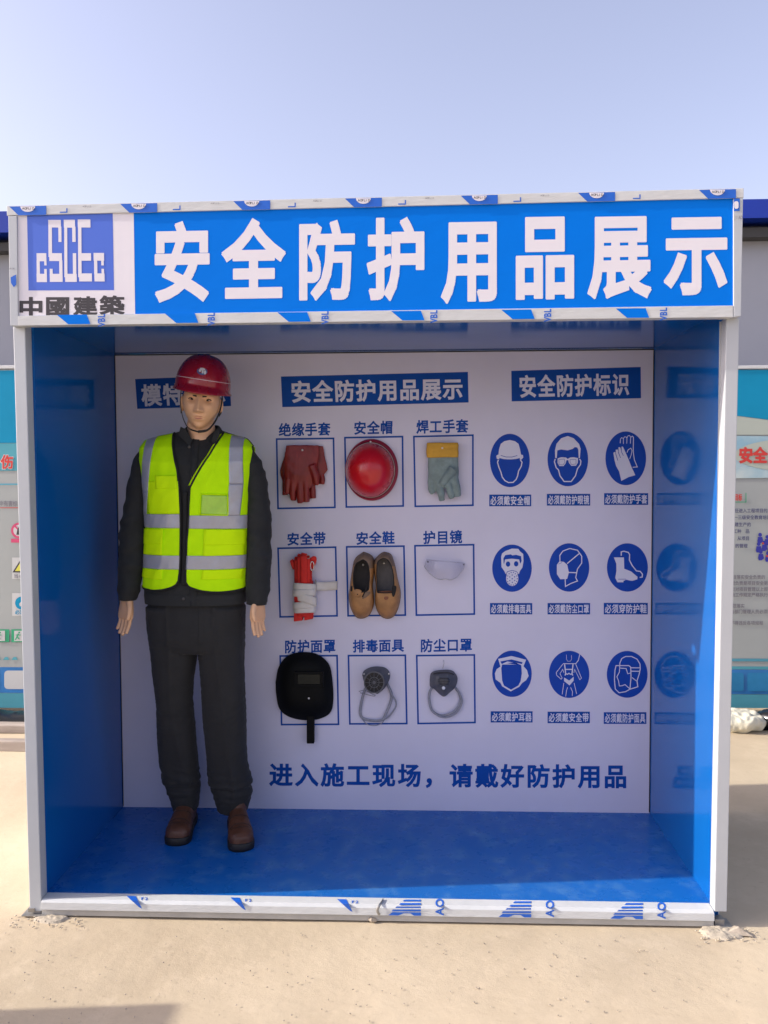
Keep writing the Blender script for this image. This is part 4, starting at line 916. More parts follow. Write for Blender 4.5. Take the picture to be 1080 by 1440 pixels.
board_shoe('tan leather shoe of the hung pair, the left one with its lace flap open', [(700, 92), (765, 125), (785, 190), (778, 280), (768, 360), (778, 430), (775, 505), (745, 575), (690, 603), (640, 590), (602, 525), (586, 440), (594, 365), (608, 260), (632, 150)],
           [(695, 148), (730, 180), (745, 260), (742, 330), (735, 385), (690, 402), (640, 392), (622, 350), (620, 270), (640, 185)], True, 0)
board_shoe('tan leather shoe of the hung pair, the right one with a reddish tongue', [(852, 92), (912, 112), (942, 190), (962, 290), (986, 400), (975, 500), (940, 580), (882, 605), (825, 575), (794, 505), (790, 430), (796, 350), (786, 260), (784, 160)],
           [(850, 138), (890, 155), (922, 220), (935, 310), (930, 395), (890, 408), (835, 408), (806, 400), (804, 320), (802, 230), (812, 165)], False, 1)
nail(510.6, 794.2, .03); nail(539.8, 791.8, .03)

# clear goggles
t = thing('safety_goggles', 'clear plastic safety goggles hung in the right box of the middle row', 'goggles', W(626, 803, 0))
vs, fs = [], []; nu, nv = 30, 10
for j in range(nv+1):
    for i in range(nu+1):
        u = i/nu; v = j/nv; top = (600+53.5*u, 787+5*u); xx = 2*u-1
        bot = (597+54*u+1.5*math.sin(PI*u), 797+4*u+17.5*(1-abs(xx)**2.3)-2.5*math.exp(-((u-.52)/.08)**2))
        vs.append(W(top[0]*(1-v)+bot[0]*v, top[1]*(1-v)+bot[1]*v, .012+.050*(1-abs(xx)**2.2)+.008*math.sin(PI*v)))
for j in range(nv):
    for i in range(nu): a = j*(nu+1)+i; fs.append((a, a+1, a+nu+2, a+nu+1))
o = obj('lens', (vs, fs), M['clear'], t, smooth=True); so_ = o.modifiers.new('thickness', 'SOLIDIFY'); so_.thickness = .0022
obj('frame_edge', tube([vs[nv*(nu+1)+i] for i in range(nu+1)], .0022, 8), M['badge_white'], t, smooth=True)
obj('frame_edge', tube([vs[i] for i in range(nu+1)], .0016, 8), M['clear'], t, smooth=True)
obj('side_vent', ball(W(602, 790, .022), (.004, .003, .004), 10, 6), M['text_grey'], t, smooth=True); obj('side_vent', ball(W(652, 794, .022), (.004, .003, .004), 10, 6), M['text_grey'], t, smooth=True)

# welding hand shield
t = thing('welding_shield', 'black hand held welding shield with a dark window', 'welding shield', W(428, 965, 0))
s6 = 3.375; G6 = lambda p: cr_(p, 370, 740, s6)
obj('shell', dome(G6([(59, 740), (74, 668), (118, 614), (190, 597), (262, 610), (314, 658), (330, 740), (333, 830), (318, 886), (266, 915), (198, 921), (126, 906), (78, 868), (62, 800)]), .012, .062, 4.0, loops=12), M['mask_black'], t, smooth=True)
q0, q1 = G6([(148, 690), (286, 764)]); wf = lambda a, b_, c_, d_, y0_, y1_, bw=.002: slab([tuple(np.array(W(*p, .078))[[0, 2]]) for p in ((a, b_), (c_, b_), (c_, d_), (a, d_))], D-y1_, D-y0_, bw)
for a, b_, c_, d_ in ((q0[0], q0[1], q1[0], q0[1]+4), (q0[0], q1[1]-4, q1[0], q1[1]), (q0[0], q0[1]+4.05, q0[0]+4.5, q1[1]-4.05), (q1[0]-4.5, q0[1]+4.05, q1[0], q1[1]-4.05)):
    obj('window_frame', wf(a, b_, c_, d_, .062, .081), M['mask_black'], t)
obj('window', wf(q0[0]+4.6, q0[1]+4.1, q1[0]-4.6, q1[1]-4.1, .062, .0765, .0005), M['visor'], t)
obj('handle', wf(429.3, 1008, 440, 1050.5, .014, .036, .004), M['mask_black'], t, smooth=False)
nail(434.3, 982, .0755)

# gas mask
s5b = 5.684; G5 = lambda p: cr_(p, 480, 910, s5b)
t = thing('gas_respirator', 'dark half mask respirator with a round grilled filter', 'respirator', W(528, 958, 0))
obj('face_piece', dome(G5([(167, 225), (180, 190), (228, 162), (290, 154), (350, 164), (386, 200), (388, 248), (370, 290), (345, 330), (295, 371), (268, 366), (205, 335), (184, 290)]), .008, .05, 2.6, loops=10), M['rubber_grey'], t, smooth=True)
cx, cyy = G5([(262, 282)])[0]
def disc(name, cx, cyy, r0, r1, d0, d1, m, n=40):
    vs = []
    for r, d in ((r1, d0), (r1, d1), (r0, d1), (r0, d0)):
        for i in range(n): u = 2*PI*i/n; vs.append(W(cx+r*math.cos(u), cyy+r*1.06*math.sin(u), d))
    fs = [(k*n+i, k*n+(i+1) % n, ((k+1) % 4)*n+(i+1) % n, ((k+1) % 4)*n+i) for k in range(4) for i in range(n)]
    return obj(name, fixn((vs, fs)), m, t, smooth=False)
disc('filter_rim', cx, cyy, 13.0, 14.6, .03, .082, M['rubber_grey']); disc('filter_core', cx, cyy, 0.3, 12.95, .03, .070, M['rubber_dark'])
disc('grille_ring', cx, cyy, 6.5, 7.4, .0705, .078, M['rubber_grey']); disc('grille_hub', cx, cyy, .2, 2.2, .0705, .079, M['rubber_grey'])
for k in range(12):
    a = k*PI/6; obj('grille_bar', tube([W(cx+2*math.cos(a), cyy+2.1*math.sin(a), .0755), W(cx+13*math.cos(a), cyy+13.8*math.sin(a), .0755)], .0011, 6), M['rubber_grey'], t)
for px, py in G5([(182, 215), (380, 213)]): obj('rivet', ball(W(px, py, .026), (.004, .003, .004), 10, 6), M['nail'], t, smooth=True)
def strapw(pts, w_, d=.010, m='strap_grey', nm='strap'): 
    obj(nm, wtube([(x, y, d+.004*math.sin(i*1.3)) for i, (x, y) in enumerate(G5(pts))], w_, .28, 8, 6), M[m], t, smooth=True)
strapw([(200, 320), (185, 350), (163, 430), (150, 520), (172, 568), (250, 588), (322, 583), (350, 545), (402, 400), (365, 285)], 1.9)
strapw([(370, 300), (405, 380), (436, 440), (428, 490), (380, 555), (335, 580)], 1.2, .014)
strapw([(165, 575), (205, 615), (262, 628), (318, 612), (345, 580)], .6, .006)
obj('chin_buckle', wtube([(*p, .03) for p in G5([(140, 355), (185, 345), (240, 372), (270, 385), (255, 392), (200, 378), (150, 365)])], .55, .6, 6, 3), M['strap_grey'], t, smooth=True)
# dust mask
t = thing('dust_respirator', 'grey dust respirator with slotted centre and looped strap', 'respirator', W(624, 958, 0))
obj('face_piece', dome(G5([(706, 262), (716, 210), (760, 186), (870, 182), (914, 214), (929, 258), (912, 318), (872, 358), (822, 396), (780, 372), (742, 335), (710, 315)]), .008, .055, 3.0, loops=10), M['rubber_grey'], t, smooth=True)
vb = dome(G5([(758, 270), (775, 240), (818, 232), (862, 240), (880, 268), (866, 300), (820, 345), (772, 302)]), .048, .022, 4, loops=6); obj('valve_cover', vb, M['rubber_grey'], t, smooth=True)
for k in range(5):
    y = 249+k*12.5; hw = 50-abs(k-1.5)*5; a, b_ = G5([(820-hw, y), (820+hw, y)]); obj('slot', tube([W(a[0], a[1], .0685), W((a[0]+b_[0])/2, a[1]+.4, .0708), W(b_[0], b_[1], .0685)], .0013, 6), M['rubber_dark'], t)
obj('upper_rib', wtube([(*p, .052) for p in G5([(735, 215), (780, 206), (850, 204), (900, 218)])], .8, .8, 6, 4), M['rubber_dark'], t, smooth=True)
px, py = G5([(817, 327)])[0]; obj('knob', ball(W(px, py, .066), (.0075, .004, .0075), 12, 8), M['badge_white'], t, smooth=True)
strapw([(725, 325), (706, 360), (702, 420), (722, 500), (770, 540), (830, 545), (905, 512), (948, 440), (944, 375), (912, 325)], 1.8)
strapw([(722, 510), (790, 556), (860, 558), (925, 520), (962, 450), (958, 400), (925, 335)], 1.2, .016)
a_ = G5([(817, 120)])[0]; obj('clear_hook', wtube([(a_[0], a_[1]-3, .004), (a_[0]+.5, a_[1]+2, .012), (a_[0]-1, a_[1]+9, .01)], .7, .6, 6, 4), M['clear'], t, smooth=True)
# ------------------------------------------------------------------ the dressed mannequin
YM = 0.50; KM = (YM-CAM[1])/FPX
def Pm(px, py, Y=YM): p = at(px, py, Y); return np.array((p[0], p[1], p[2]))
def zy(py): return at(280, py, YM)[2]
man = thing('mannequin', 'male mannequin in a red hard hat, bright yellow reflective vest and dark work clothes', 'mannequin', (at(285, 1150, YM)[0], 0.5, 0.054))
ZF = 0.054
# head: local frame, face towards -y
def rx_(z): return 0.0725*(1-(0.33*max(0, -z)**1.5))*(1+0.03*max(0, z))
def feat(X, Z):
    a = abs(X); g = lambda x, s: math.exp(-(x/s)**2); f = 0
    if -0.045 < Z < 0.035:
        t = min(1, max(0, (0.022-Z)/0.05)); amt = 0.009+0.0255*t**1.3; dr = 1 if Z > -0.031 else max(0, 1-((-0.031-Z)/0.010)**2); up = min(1, (0.035-Z)/0.015)
        f += amt*dr*up*g(X, 0.0095+0.0045*t)
    f += 0.0075*g(a-0.0125, 0.0055)*g(Z+0.030, 0.007)
    f -= 0.0145*g(a-0.029, 0.016)*g(Z-0.010, 0.011)
    f += 0.0065*g(a-0.026, 0.022)*g(Z-0.027, 0.008)
    f += 0.005*g(a-0.042, 0.018)*g(Z+0.018, 0.016)
    f -= 0.004*g(a-0.045, 0.014)*g(Z+0.060, 0.020)
    f += 0.0042*g(X, 0.026)*g(Z+0.0525, 0.004)+0.0055*g(X, 0.022)*g(Z+0.0630, 0.0050)-0.0040*g(X, 0.030)*g(Z+0.0572, 0.0022)
    f -= 0.004*g(X, 0.02)*g(Z+0.076, 0.006); f += 0.010*g(X, 0.019)*g(Z+0.097, 0.014); f += 0.004*g(X, 0.035)*g(Z+0.06, 0.03)
    return f
def headpt(x, y, z):
    X = rx_(z)*x; Y = 0.094*y; Z = 0.109*z
    if y > 0 and z < 0: Y *= 1-0.35*(-z)
    if y < 0: Y -= feat(X, Z)*min(1, -y*2.2); Y += 0.008*max(0, z-0.35)
    return (X, Y, Z)
def faceY(X, Z):
    z = Z/0.109; x = X/rx_(z); y = -math.sqrt(max(0, 1-x*x-z*z)); return headpt(x, y, z)[1]
hv, hf = [], []; nn_, mm_ = 180, 150
for k in range(mm_+1):
    ph = PI*k/mm_
    for i in range(nn_):
        t = 2*PI*i/nn_; st, ct = math.sin(t), math.cos(t); e = 0.9
        x = math.sin(ph)*math.copysign(abs(ct)**e, ct); y = math.sin(ph)*math.copysign(abs(st)**e, st); hv.append(headpt(min(1, max(-1, x)), y, math.cos(ph)))
for k in range(mm_):
    for i in range(nn_): j = (i+1) % nn_; hf.append((k*nn_+i, k*nn_+j, (k+1)*nn_+j, (k+1)*nn_+i))
bm = bmesh.new(); bv = [bm.verts.new(v) for v in hv]
for f in hf: bm.faces.new([bv[i] for i in f])
bmesh.ops.remove_doubles(bm, verts=bm.verts, dist=1e-6); bmesh.ops.recalc_face_normals(bm, faces=bm.faces); bm.verts.index_update()
head = [tuple(v.co) for v in bm.verts], [tuple(v.index for v in f.verts) for f in bm.faces]; bm.free()
HC = Pm(283.5, 567.0, 0.485)
HR = Matrix.Rotation(R(9), 3, 'Z') @ Matrix.Rotation(R(3), 3, 'X') @ Matrix.Rotation(R(5.0), 3, 'Y')
def hx(p): v = HR @ V(p); return np.array((v.x+HC[0], v.y+HC[1], v.z+HC[2]))
def hd(data): return [hx(p) for p in data[0]], data[1]
ears = []
for sgn in (-1, 1):
    e = ball((0, 0, 0), (0.007, 0.017, 0.031), 16, 12); mr = Matrix.Rotation(R(22*sgn), 3, 'Z') @ Matrix.Rotation(R(10), 3, 'X')
    ears.append(([np.array(mr @ V(v))+np.array((sgn*0.0755, 0.012, -0.008)) for v in e[0]], e[1]))
# hands
def hand(wrist, down, thumbdir, s, flip):
    """wrist point, direction of the fingers, direction of the thumb side; closed meshes to be united"""
    d = V(down).normalized(); th = V(thumbdir); th = (th-d*th.dot(d)).normalized(); n = d.cross(th)*flip    # n: palm side
    wr = V(wrist); P = lambda a, b, c: wr+d*a*s+th*b*s+n*c*s
    out = [loft([(P(a, b, c), th*w_*s, n*h_*s, 2.4) for a, b, c, w_, h_ in ((-.14, 0, 0, .030, .026), (-.05, 0, 0, .028, .021), (-.01, 0, 0, .026, .018), (.02, .002, .001, .031, .017), (.05, .002, .002, .039, .0165), (.078, 0, .002, .042, .0145), (.092, -.001, .002, .040, .012))], 20)]
    for b, L, r, cu in ((.031, .070, .0088, .30), (.0105, .079, .0090, .36), (-.0105, .073, .0086, .42), (-.031, .058, .0078, .50)):
        p = P(.080, b*.92, .001); dirv = (d-th*b*1.8).normalized(); pts = [p-d*.02*s, p]; rad = [r*s, r*s*1.02]
        for seg, sc in ((.45, 1.0), (.30, .94), (.25, .84)):
            dirv = (dirv+n*cu*0.42).normalized(); p = p+dirv*L*seg*s; pts.append(p); rad.append(r*sc*s)
        pts.append(p+dirv*.004*s); rad.append(r*.5*s); q = spline(pts, 3); out.append(tube(q, list(np.interp(np.linspace(0, 1, len(q)), np.linspace(0, 1, len(rad)), rad)), 10, .95, ref=n))
    p = P(.018, .022, .006); pts = [p, P(.042, .037, .014), P(.066, .043, .020), P(.088, .040, .025), P(.094, .038, .027)]
    q = spline(pts, 3); out.append(tube(q, list(np.interp(np.linspace(0, 1, len(q)), np.linspace(0, 1, 5), [.015*s, .0125*s, .0105*s, .0088*s, .005*s])), 10, ref=n))
    return out
wl_ = Pm(178.5, 838, 0.47); wr_ = Pm(363.5, 840, 0.47)
hl = hand(wl_, (-0.04, -0.06, -1), (0.85, -0.50, 0), 0.98, 1)
hr = hand(wr_, (-0.06, -0.06, -1), (-0.55, -0.83, 0), 0.98, -1)
mid = lambda py, l, r: ((l+r)/2, py, (r-l)/2)
def bring(py, l, r, cy0, ry): c = Pm((l+r)/2, py); return (np.array((c[0], cy0, c[2])), (KM*(r-l)/2, 0, 0), (0, ry, 0), 2.4)
body = [hd(head)]+[hd(e) for e in ears]
body.append(loft([(hx((0, 0.022, -0.045)), (0.050, 0, 0), (0, 0.055, 0), 2.2), (hx((0, 0.022, -0.085)), (0.053, 0, 0), (0, 0.058, 0), 2.2), (Pm(285, 612, .515), (0.056, 0, 0), (0, 0.057, 0), 2.2), (Pm(285, 626, .52), (0.070, 0, 0), (0, 0.066, 0), 2.2), (Pm(285, 640, .52), (0.10, 0, 0), (0, 0.07, 0), 2.2)], 28))
body.append(loft([bring(628, 240, 325, .51, .055), bring(640, 215, 342, .51, .07), bring(690, 222, 336, .51, .085), bring(760, 228, 330, .51, .08), bring(840, 224, 332, .51, .08), bring(875, 226, 331, .51, .075), bring(893, 232, 325, .51, .06)], 24))
for pts, rr in ((((215, 645, .51), (200, 670, .51), (190, 740, .50), (182, 800, .48), (178.6, 832, .47)), (13, 12.5, 11.5, 10, 9)), (((340, 645, .51), (357, 670, .51), (365, 740, .50), (363, 800, .48), (362, 834, .47)), (13, 12.5, 11.5, 10, 9)),
               (((250, 900, .51), (246, 960, .515), (249, 1040, .565), (261, 1125, .63), (262, 1138, .64)), (20, 13, 10, 9, 9)), (((306, 900, .51), (311, 960, .515), (319, 1040, .55), (327, 1125, .60), (327, 1140, .61)), (20, 14, 11, 9, 9))):
    body.append(tube([Pm(*p) for p in pts], [r*KM for r in rr], 16, ref=(0, 1, 0)))
vs, fs, nr = remesh(join(*body, *hl, *hr), 0.0023, 2, 0.35)
bo_ = obj('body', (vs, fs), M['skin'], man, smooth=True)
# facial details
def patch(nm, fX, fZ, m, nu=16, nv=4, off=0.0012):
    vs, fs = [], []
    for j in range(nv+1):
        for i in range(nu+1):
            X = fX(i/nu, j/nv); Z = fZ(i/nu, j/nv); vs.append(hx((X, faceY(X, Z)-off, Z)))
    for j in range(nv):
        for i in range(nu): a = j*(nu+1)+i; fs.append((a, a+1, a+nu+2, a+nu+1))
    return obj(nm, fixface(vs, fs), m, man, smooth=True)
for sgn in (-1, 1):
    ex, ez = sgn*0.0285, 0.0115; ey = faceY(ex, ez)
    e = ball((ex, ey+0.0055, ez), (0.0135, 0.0095, 0.0054), 18, 12); eye = obj('eye', hd(e), M['eye_white'], man, smooth=True)
    e = ball((ex-0.001, ey-0.0030, ez+.0004), (0.0062, 0.0030, 0.0050), 14, 10); obj('iris', hd(e), M['iris'], eye, smooth=True)
    obj('eyelash', tube([hx((ex+sgn*t*0.0155, ey-0.0015-0.003*(1-t*t), ez+0.0062*(1-t*t)-0.0005)) for t in np.linspace(-1, 1, 12)], 0.0018, 6), M['brow'], man, smooth=True)
    obj('lower_lid', tube([hx((ex+sgn*t*0.014, ey-0.001-0.002*(1-t*t), ez-0.0062*(1-t*t))) for t in np.linspace(-1, 1, 12)], 0.0010, 6), M['lip'], man, smooth=True)
    patch('eyebrow', lambda u, v: sgn*(0.011+0.036*u), lambda u, v: 0.0232+0.003*math.sin(PI*min(1, u*.9))-0.003*u+(v-.5)*0.0070*(1-u*.7), M['brow'], off=0.0016)
patch('upper_lip', lambda u, v: -0.0255+0.051*u, lambda u, v: -0.0572+v*0.0050*(1-abs(2*u-1)**2)*(1-0.22*math.exp(-((u-.5)/.07)**2)), M['lip'], off=0.0008)
patch('lower_lip', lambda u, v: -0.0235+0.047*u, lambda u, v: -0.0576-v*0.0068*(1-abs(2*u-1)**2.2), M['lip'], off=0.0008)
patch('mouth_line', lambda u, v: -0.0262+0.0524*u, lambda u, v: -0.0570-(v)*0.0011-0.0008*math.cos(PI*(2*u-1)*1.5), M['brow'], 16, 1, 0.0011)
# hard hat worn
hat = obj('hard_hat', ([], []), M['helmet_red'], man)
HB = Matrix.Rotation(R(3.2), 3, 'Y') @ Matrix.Rotation(R(3), 3, 'X')
def hp(p): v = HB @ V(p); return hx((v.x+0.0, v.y+0.004, v.z+0.057))
vs, fs = [], []; n = 80; rows_ = []
for k in range(27):
    a = PI/2*k/26; s_ = max(0.001, math.cos(a))**0.80; rows_.append((0.105*s_, 0.133*s_, 0.010+0.122*math.sin(a), 0))
rows_ = [(0.1115, 0.142, -0.012, 1), (0.1125, 0.143, -0.010, 1), (0.1065, 0.136, -0.002, .6), (0.105, 0.133, 0.008, .2)]+rows_
for a, b_, z, pk in rows_:
    for i in range(n):
        u = 2*PI*i/n; fr = max(0, -math.sin(u))**3; x = a*math.cos(u); y = b_*math.sin(u)-0.020*fr*pk
        rid = 0.0035*math.exp(-(x/0.012)**2)*min(1, max(0, (z-.03)/.05)) if y < .1 else 0
        vs.append(hp((x, y, z-0.006*fr*pk+rid)))
for k in range(len(rows_)-1):
    for i in range(n): j = (i+1) % n; fs.append((k*n+i, k*n+j, (k+1)*n+j, (k+1)*n+i))
fs.append(tuple((len(rows_)-1)*n+i for i in range(n)))
me = hat.data; b0 = ORG[man.name]; me.from_pydata([tuple(np.array(v)-b0) for v in vs], [], fs); me.polygons.foreach_set('use_smooth', [True]*len(me.polygons)); me.update()
so_ = hat.modifiers.new('thickness', 'SOLIDIFY'); so_.thickness = 0.0025; so_.offset = 1
def hat_surf(u, z, off=0.0):
    sn = min(1, max(0, (z-.010)/.122)); s_ = math.sqrt(1-sn*sn)**0.80 if z > .01 else 1
    return hp(((0.105*s_+off)*math.cos(u), (0.133*s_+off)*math.sin(u), z))
obj('pale_stripe', tube([hat_surf(2*PI*i/80, 0.036, 0.0022) for i in range(80)], 0.0014, 6, close=True), M['pale_line'], hat, smooth=True)
def badge(nm, cu, cz, ru, rz, m, off):
    vs, fs = [], []; k = 24
    vs.append(hat_surf(cu, cz, off))
    for i in range(k): t = 2*PI*i/k; vs.append(hat_surf(cu+ru*math.cos(t), cz+rz*math.sin(t), off))
    for i in range(k): fs.append((0, 1+i, 1+(i+1) % k))
    obj(nm, fixface(vs, fs), m, hat, smooth=True)
cu = -PI/2+0.03; badge('badge', cu, 0.068, 0.20, 0.0145, M['badge_blue'], 0.0036)
for du, dz, ru, rz in ((0, .008, .11, .005), (-.08, .0015, .05, .006), (.02, -.001, .035, .008), (.11, -.003, .05, .008)): badge('badge_mark', cu+du, 0.068+dz, ru, rz, M['badge_white'], 0.0048)
# chin strap
for sgn in (-1, 1):
    q = spline([hx((sgn*.080, -.020, .045)), hx((sgn*.0795, -.026, .0)), hx((sgn*.0700, -.035, -.045)), hx((sgn*.0545, -.052, -.080)), hx((sgn*.034, -.060, -.104)), hx((0, -.064, -.1135))], 6)
    obj('chin_strap', tube(q, .0052, 8, .3, ref=(sgn, -.3, 0)), M['strap'], hat, smooth=True)
    obj('strap_web', tube(spline([hx((sgn*.078, .035, .03)), hx((sgn*.080, .020, -.02)), hx((sgn*.074, -.03, -.045))], 5), .004, 8, .3, ref=(sgn, 0, 0)), M['strap'], hat, smooth=True)

# jacket
TR = [(603, 266, 304, .505, .575), (608, 250, 319, .495, .585), (613, 226, 334, .480, .592), (619, 207, 347, .460, .598), (630, 199, 356, .428, .605), (650, 199, 356, .402, .612), (690, 206, 351, .392, .612), (740, 208, 349, .394, .605), (790, 206, 349, .392, .605), (825, 204, 347, .388, .612), (846, 205, 346, .390, .612)]
TPY = [t[0] for t in TR]
def tor(py, grow=0.0, gd=0.0):
    L_, R_, yf, yb = [np.interp(py, TPY, [t[i] for t in TR]) for i in (1, 2, 3, 4)]
    cy0 = (yf+yb)/2; kk = (cy0-CAM[1])/FPX; c = at((L_+R_)/2, py, cy0); return c[0], cy0, c[2], (R_-L_)/2*kk+grow, (yb-yf)/2+gd
def wrk(v, k, a, st=(1, 1, 1), s0=0.0):
    q = V((v.x*st[0]*k+s0, v.y*st[1]*k, v.z*st[2]*k)); return a*(1-2.2*abs(noise.noise(q)))+a*.5*noise.noise(q*2.3)
rings = []
for py in (603, 606, 609, 613, 617, 622, 630, 640, 655, 675, 700, 730, 760, 790, 815, 835, 846):
    x, y, z, a, b_ = tor(py); rings.append(((x, y, z), (a, 0, 0), (0, b_, 0), 2.5))
parts = [loft(rings, 40)]
SL = [((213, 636, .510), 14), ((204, 651, .508), 15), ((198.5, 672, .506), 15.6), ((193.5, 705, .503), 16.4), ((189, 745, .498), 17.8), ((186.8, 770, .492), 18.3), ((185, 798, .482), 17.2), ((181, 822, .472), 14.5), ((179.3, 836, .468), 12.6), ((179.2, 842, .468), 11.8)]
SR = [((341, 636, .510), 14), ((351, 651, .508), 15), ((357.5, 672, .506), 15.6), ((361.5, 705, .503), 16.3), ((363.8, 745, .498), 17.2), ((363.6, 770, .492), 17.2), ((362.5, 800, .482), 16.4), ((361.5, 828, .472), 15.5), ((361, 843, .468), 14.0), ((360.8, 848, .468), 13.4)]
for S_ in (SL, SR):
    q = spline([Pm(*p) for p, r in S_], 4); parts.append(tube(q, list(np.interp(np.linspace(0, 1, len(q)), np.linspace(0, 1, len(S_)), [r*KM for p, r in S_])), 24, 1.02))
vs, fs, nr = remesh(join(*parts), 0.0055, 8, 0.5)
def jw(v):
    xr = abs(v.x-at(278, 700, .5)[0]); sl_ = min(1, max(0, (xr-0.19)/0.03)); z = v.z
    elbow = math.exp(-((z-zy(765))/0.10)**2)+0.8*math.exp(-((z-zy(832))/0.05)**2)
    a = 0.0016+sl_*(0.0026+0.0036*elbow); return wrk(v, 9, a*.8, (1, 1, 1.3))+wrk(V((v.x+v.z*.5, v.y, v.z-v.x*.5)), 11, a*.75*sl_, (.7, .7, 1.6), 4.0)
vs = displace(vs, nr, jw); jk = obj('jacket', (vs, fs), M['cloth'], man, smooth=True)
# cuffs, hem, collar, placket, buttons
for S_, a0, a1 in ((SL, -2, -1), (SR, -2, -1)):
    p0, p1 = Pm(*S_[a0][0]), Pm(*S_[a1][0]); r0 = S_[a1][1]*KM
    dd = (p1-p0)/np.linalg.norm(p1-p0)
    o = obj('cuff', tube([p1-dd*.045, p1-dd*.02, p1+dd*.004], [r0*1.10, r0*1.10, r0*1.06], 24, 1.0), M['cloth'], jk, smooth=True)
COLLAR_TIPS = [[(261, 603), (254, 600), (251, 612), (266.5, 627), (270.5, 619)], [(302, 606), (308, 604), (309, 612), (301, 627), (297, 619)]]
vs, fs = [], []; n = 44
CN = Pm(284.5, 610, .515)
for i in range(n+1):
    a = R(-90+27)+R(360-54)*i/n; f_ = abs(i/n-.5)*2; ca, sa = math.cos(a), math.sin(a)
    zt = CN[2]+0.036-0.058*f_**3; spread = 0.012*f_**2
    for (r, dz) in ((.061, -.035), (.0605, 0), (.064, .002), (.0715, -.006), (.084+spread, -.042-.008*f_**6), (.080+spread, -.044-.008*f_**6)):
        vs.append((CN[0]+r*1.04*ca, CN[1]+r*.98*sa, (zt if dz > -.03 or r > .07 else zt)+dz*(1+0.25*f_**4)))
for i in range(n):
    for k in range(5): a = i*6+k; fs.append((a, a+6, a+7, a+1))
o = obj('collar', (vs, fs), M['cloth'], jk, smooth=True); so_ = o.modifiers.new('thickness', 'SOLIDIFY'); so_.thickness = .003; so_.offset = 1
for tip in COLLAR_TIPS:
    o = obj('collar_point', fixn((lambda q: ([tuple(at(a, b_, .448-.0006*(b_-600))) for a, b_ in q]+[tuple(at(a, b_, .455-.0006*(b_-600))) for a, b_ in q], [tuple(range(5)), tuple(range(9, 4, -1))]+[(i, i+5, (i+1) % 5+5, (i+1) % 5) for i in range(5)]))(tip)), M['cloth'], jk)
def frontY(px, py, grow=0.0, gd=0.0):     # front surface of the torso at a picture column
    x0_, y0_, z0_, a, b_ = tor(py, grow, gd); x = at(px, py, y0_-b_*.9)[0]; t = min(1, abs((x-x0_)/a)); return x, y0_-b_*(1-t**2.5)**(1/2.5), z0_
vs, fs = [], []
rows_ = np.linspace(618, 845.5, 40)
for py in rows_:
    xc = 273.2 if py > 660 else 273.2+(660-py)*.08
    for dx in (-5.2, -4.8, 4.8, 5.2): x, y, z = frontY(xc+dx, py); vs.append((x, y-(.004 if abs(dx) < 5 else -.004), z))
for j in range(len(rows_)-1):
    for k in range(3): a = j*4+k; fs.append((a, a+1, a+5, a+4))
obj('placket', fixface(vs, fs), M['cloth'], jk, smooth=True)
for px, py in ((267.5, 629.5), (259.5, 836), (273, 690), (273, 760)):
    x, y, z = frontY(px, py); obj('button', ball((x, y-.006, z), (.006, .003, .006), 12, 8), M['button'], jk, smooth=True)
vs, fs = [], []; n = 60
for k, (py, gr) in enumerate(((846.5, .003), (836, .0045), (831.5, .0028))):
    x0_, y0_, z0_, a, b_ = tor(py, gr, gr)
    for i in range(n): u = 2*PI*i/n; vs.append((x0_+a*math.copysign(abs(math.cos(u))**.8, math.cos(u)), y0_+b_*math.copysign(abs(math.sin(u))**.8, math.sin(u)), z0_))
for k in range(2):
    for i in range(n): j = (i+1) % n; fs.append((k*n+i, k*n+j, (k+1)*n+j, (k+1)*n+i))
obj('hem_band', (vs, fs), M['cloth'], jk, smooth=True)

# trousers
LL = [(852, 206, 279), (880, 208, 279), (903, 211, 278), (931, 214.5, 275), (959, 218, 270.5), (985, 220, 269), (1014, 221.7, 272), (1042, 223, 276), (1070, 225, 279), (1098, 233, 281.5), (1114, 239, 281), (1128, 243, 280), (1136, 244.5, 279)]
RL = [(852, 277, 345), (880, 277, 344), (903, 279, 343), (931, 281, 342.5), (959, 282.5, 343.5), (985, 284, 345), (1014, 286.5, 347), (1042, 289, 347), (1070, 292, 348), (1098, 297, 352), (1114, 301, 353.5), (1128, 304, 350), (1139, 307, 347)]
parts = [loft([bring(py, l, r, .505, ry) for py, l, r, ry in ((841, 209, 343, .098), (870, 207, 344, .107), (895, 210, 343, .106), (908, 213, 342.5, .098), (914, 222, 334, .085))], 36)]
for T_, yy in ((LL, (.505, .51, .64)), (RL, (.505, .505, .615))):
    rg = []
    for py, l, r in T_:
        f_ = (py-852)/284; cy0 = yy[0]+(yy[2]-yy[0])*max(0, f_-.25)/.75; kk = (cy0-CAM[1])/FPX; c = at((l+r)/2, py, cy0)
        rg.append((c, ((r-l)/2*kk, 0, 0), (0, .098-.035*min(1, f_*1.1), 0), 2.3))
    parts.append(loft(rg, 32))
vs, fs, nr = remesh(join(*parts), 0.0055, 7, 0.5)
def cxz(T_):
    a = [Pm((l+r)/2, py) for py, l, r in T_]; z = [p[2] for p in a][::-1]; x = [p[0] for p in a][::-1]; return lambda zz: float(np.interp(zz, z, x))
CL_, CR_ = cxz(LL), cxz(RL)
def tw(v):
    dx = min(abs(v.x-CL_(v.z)-.006*math.sin(v.z*9)), abs(v.x-CR_(v.z)+.008*math.sin(v.z*7+1))); crs = .0045*math.exp(-(dx/.009)**2) if v.y < .56 else 0
    return crs+tw0(v)
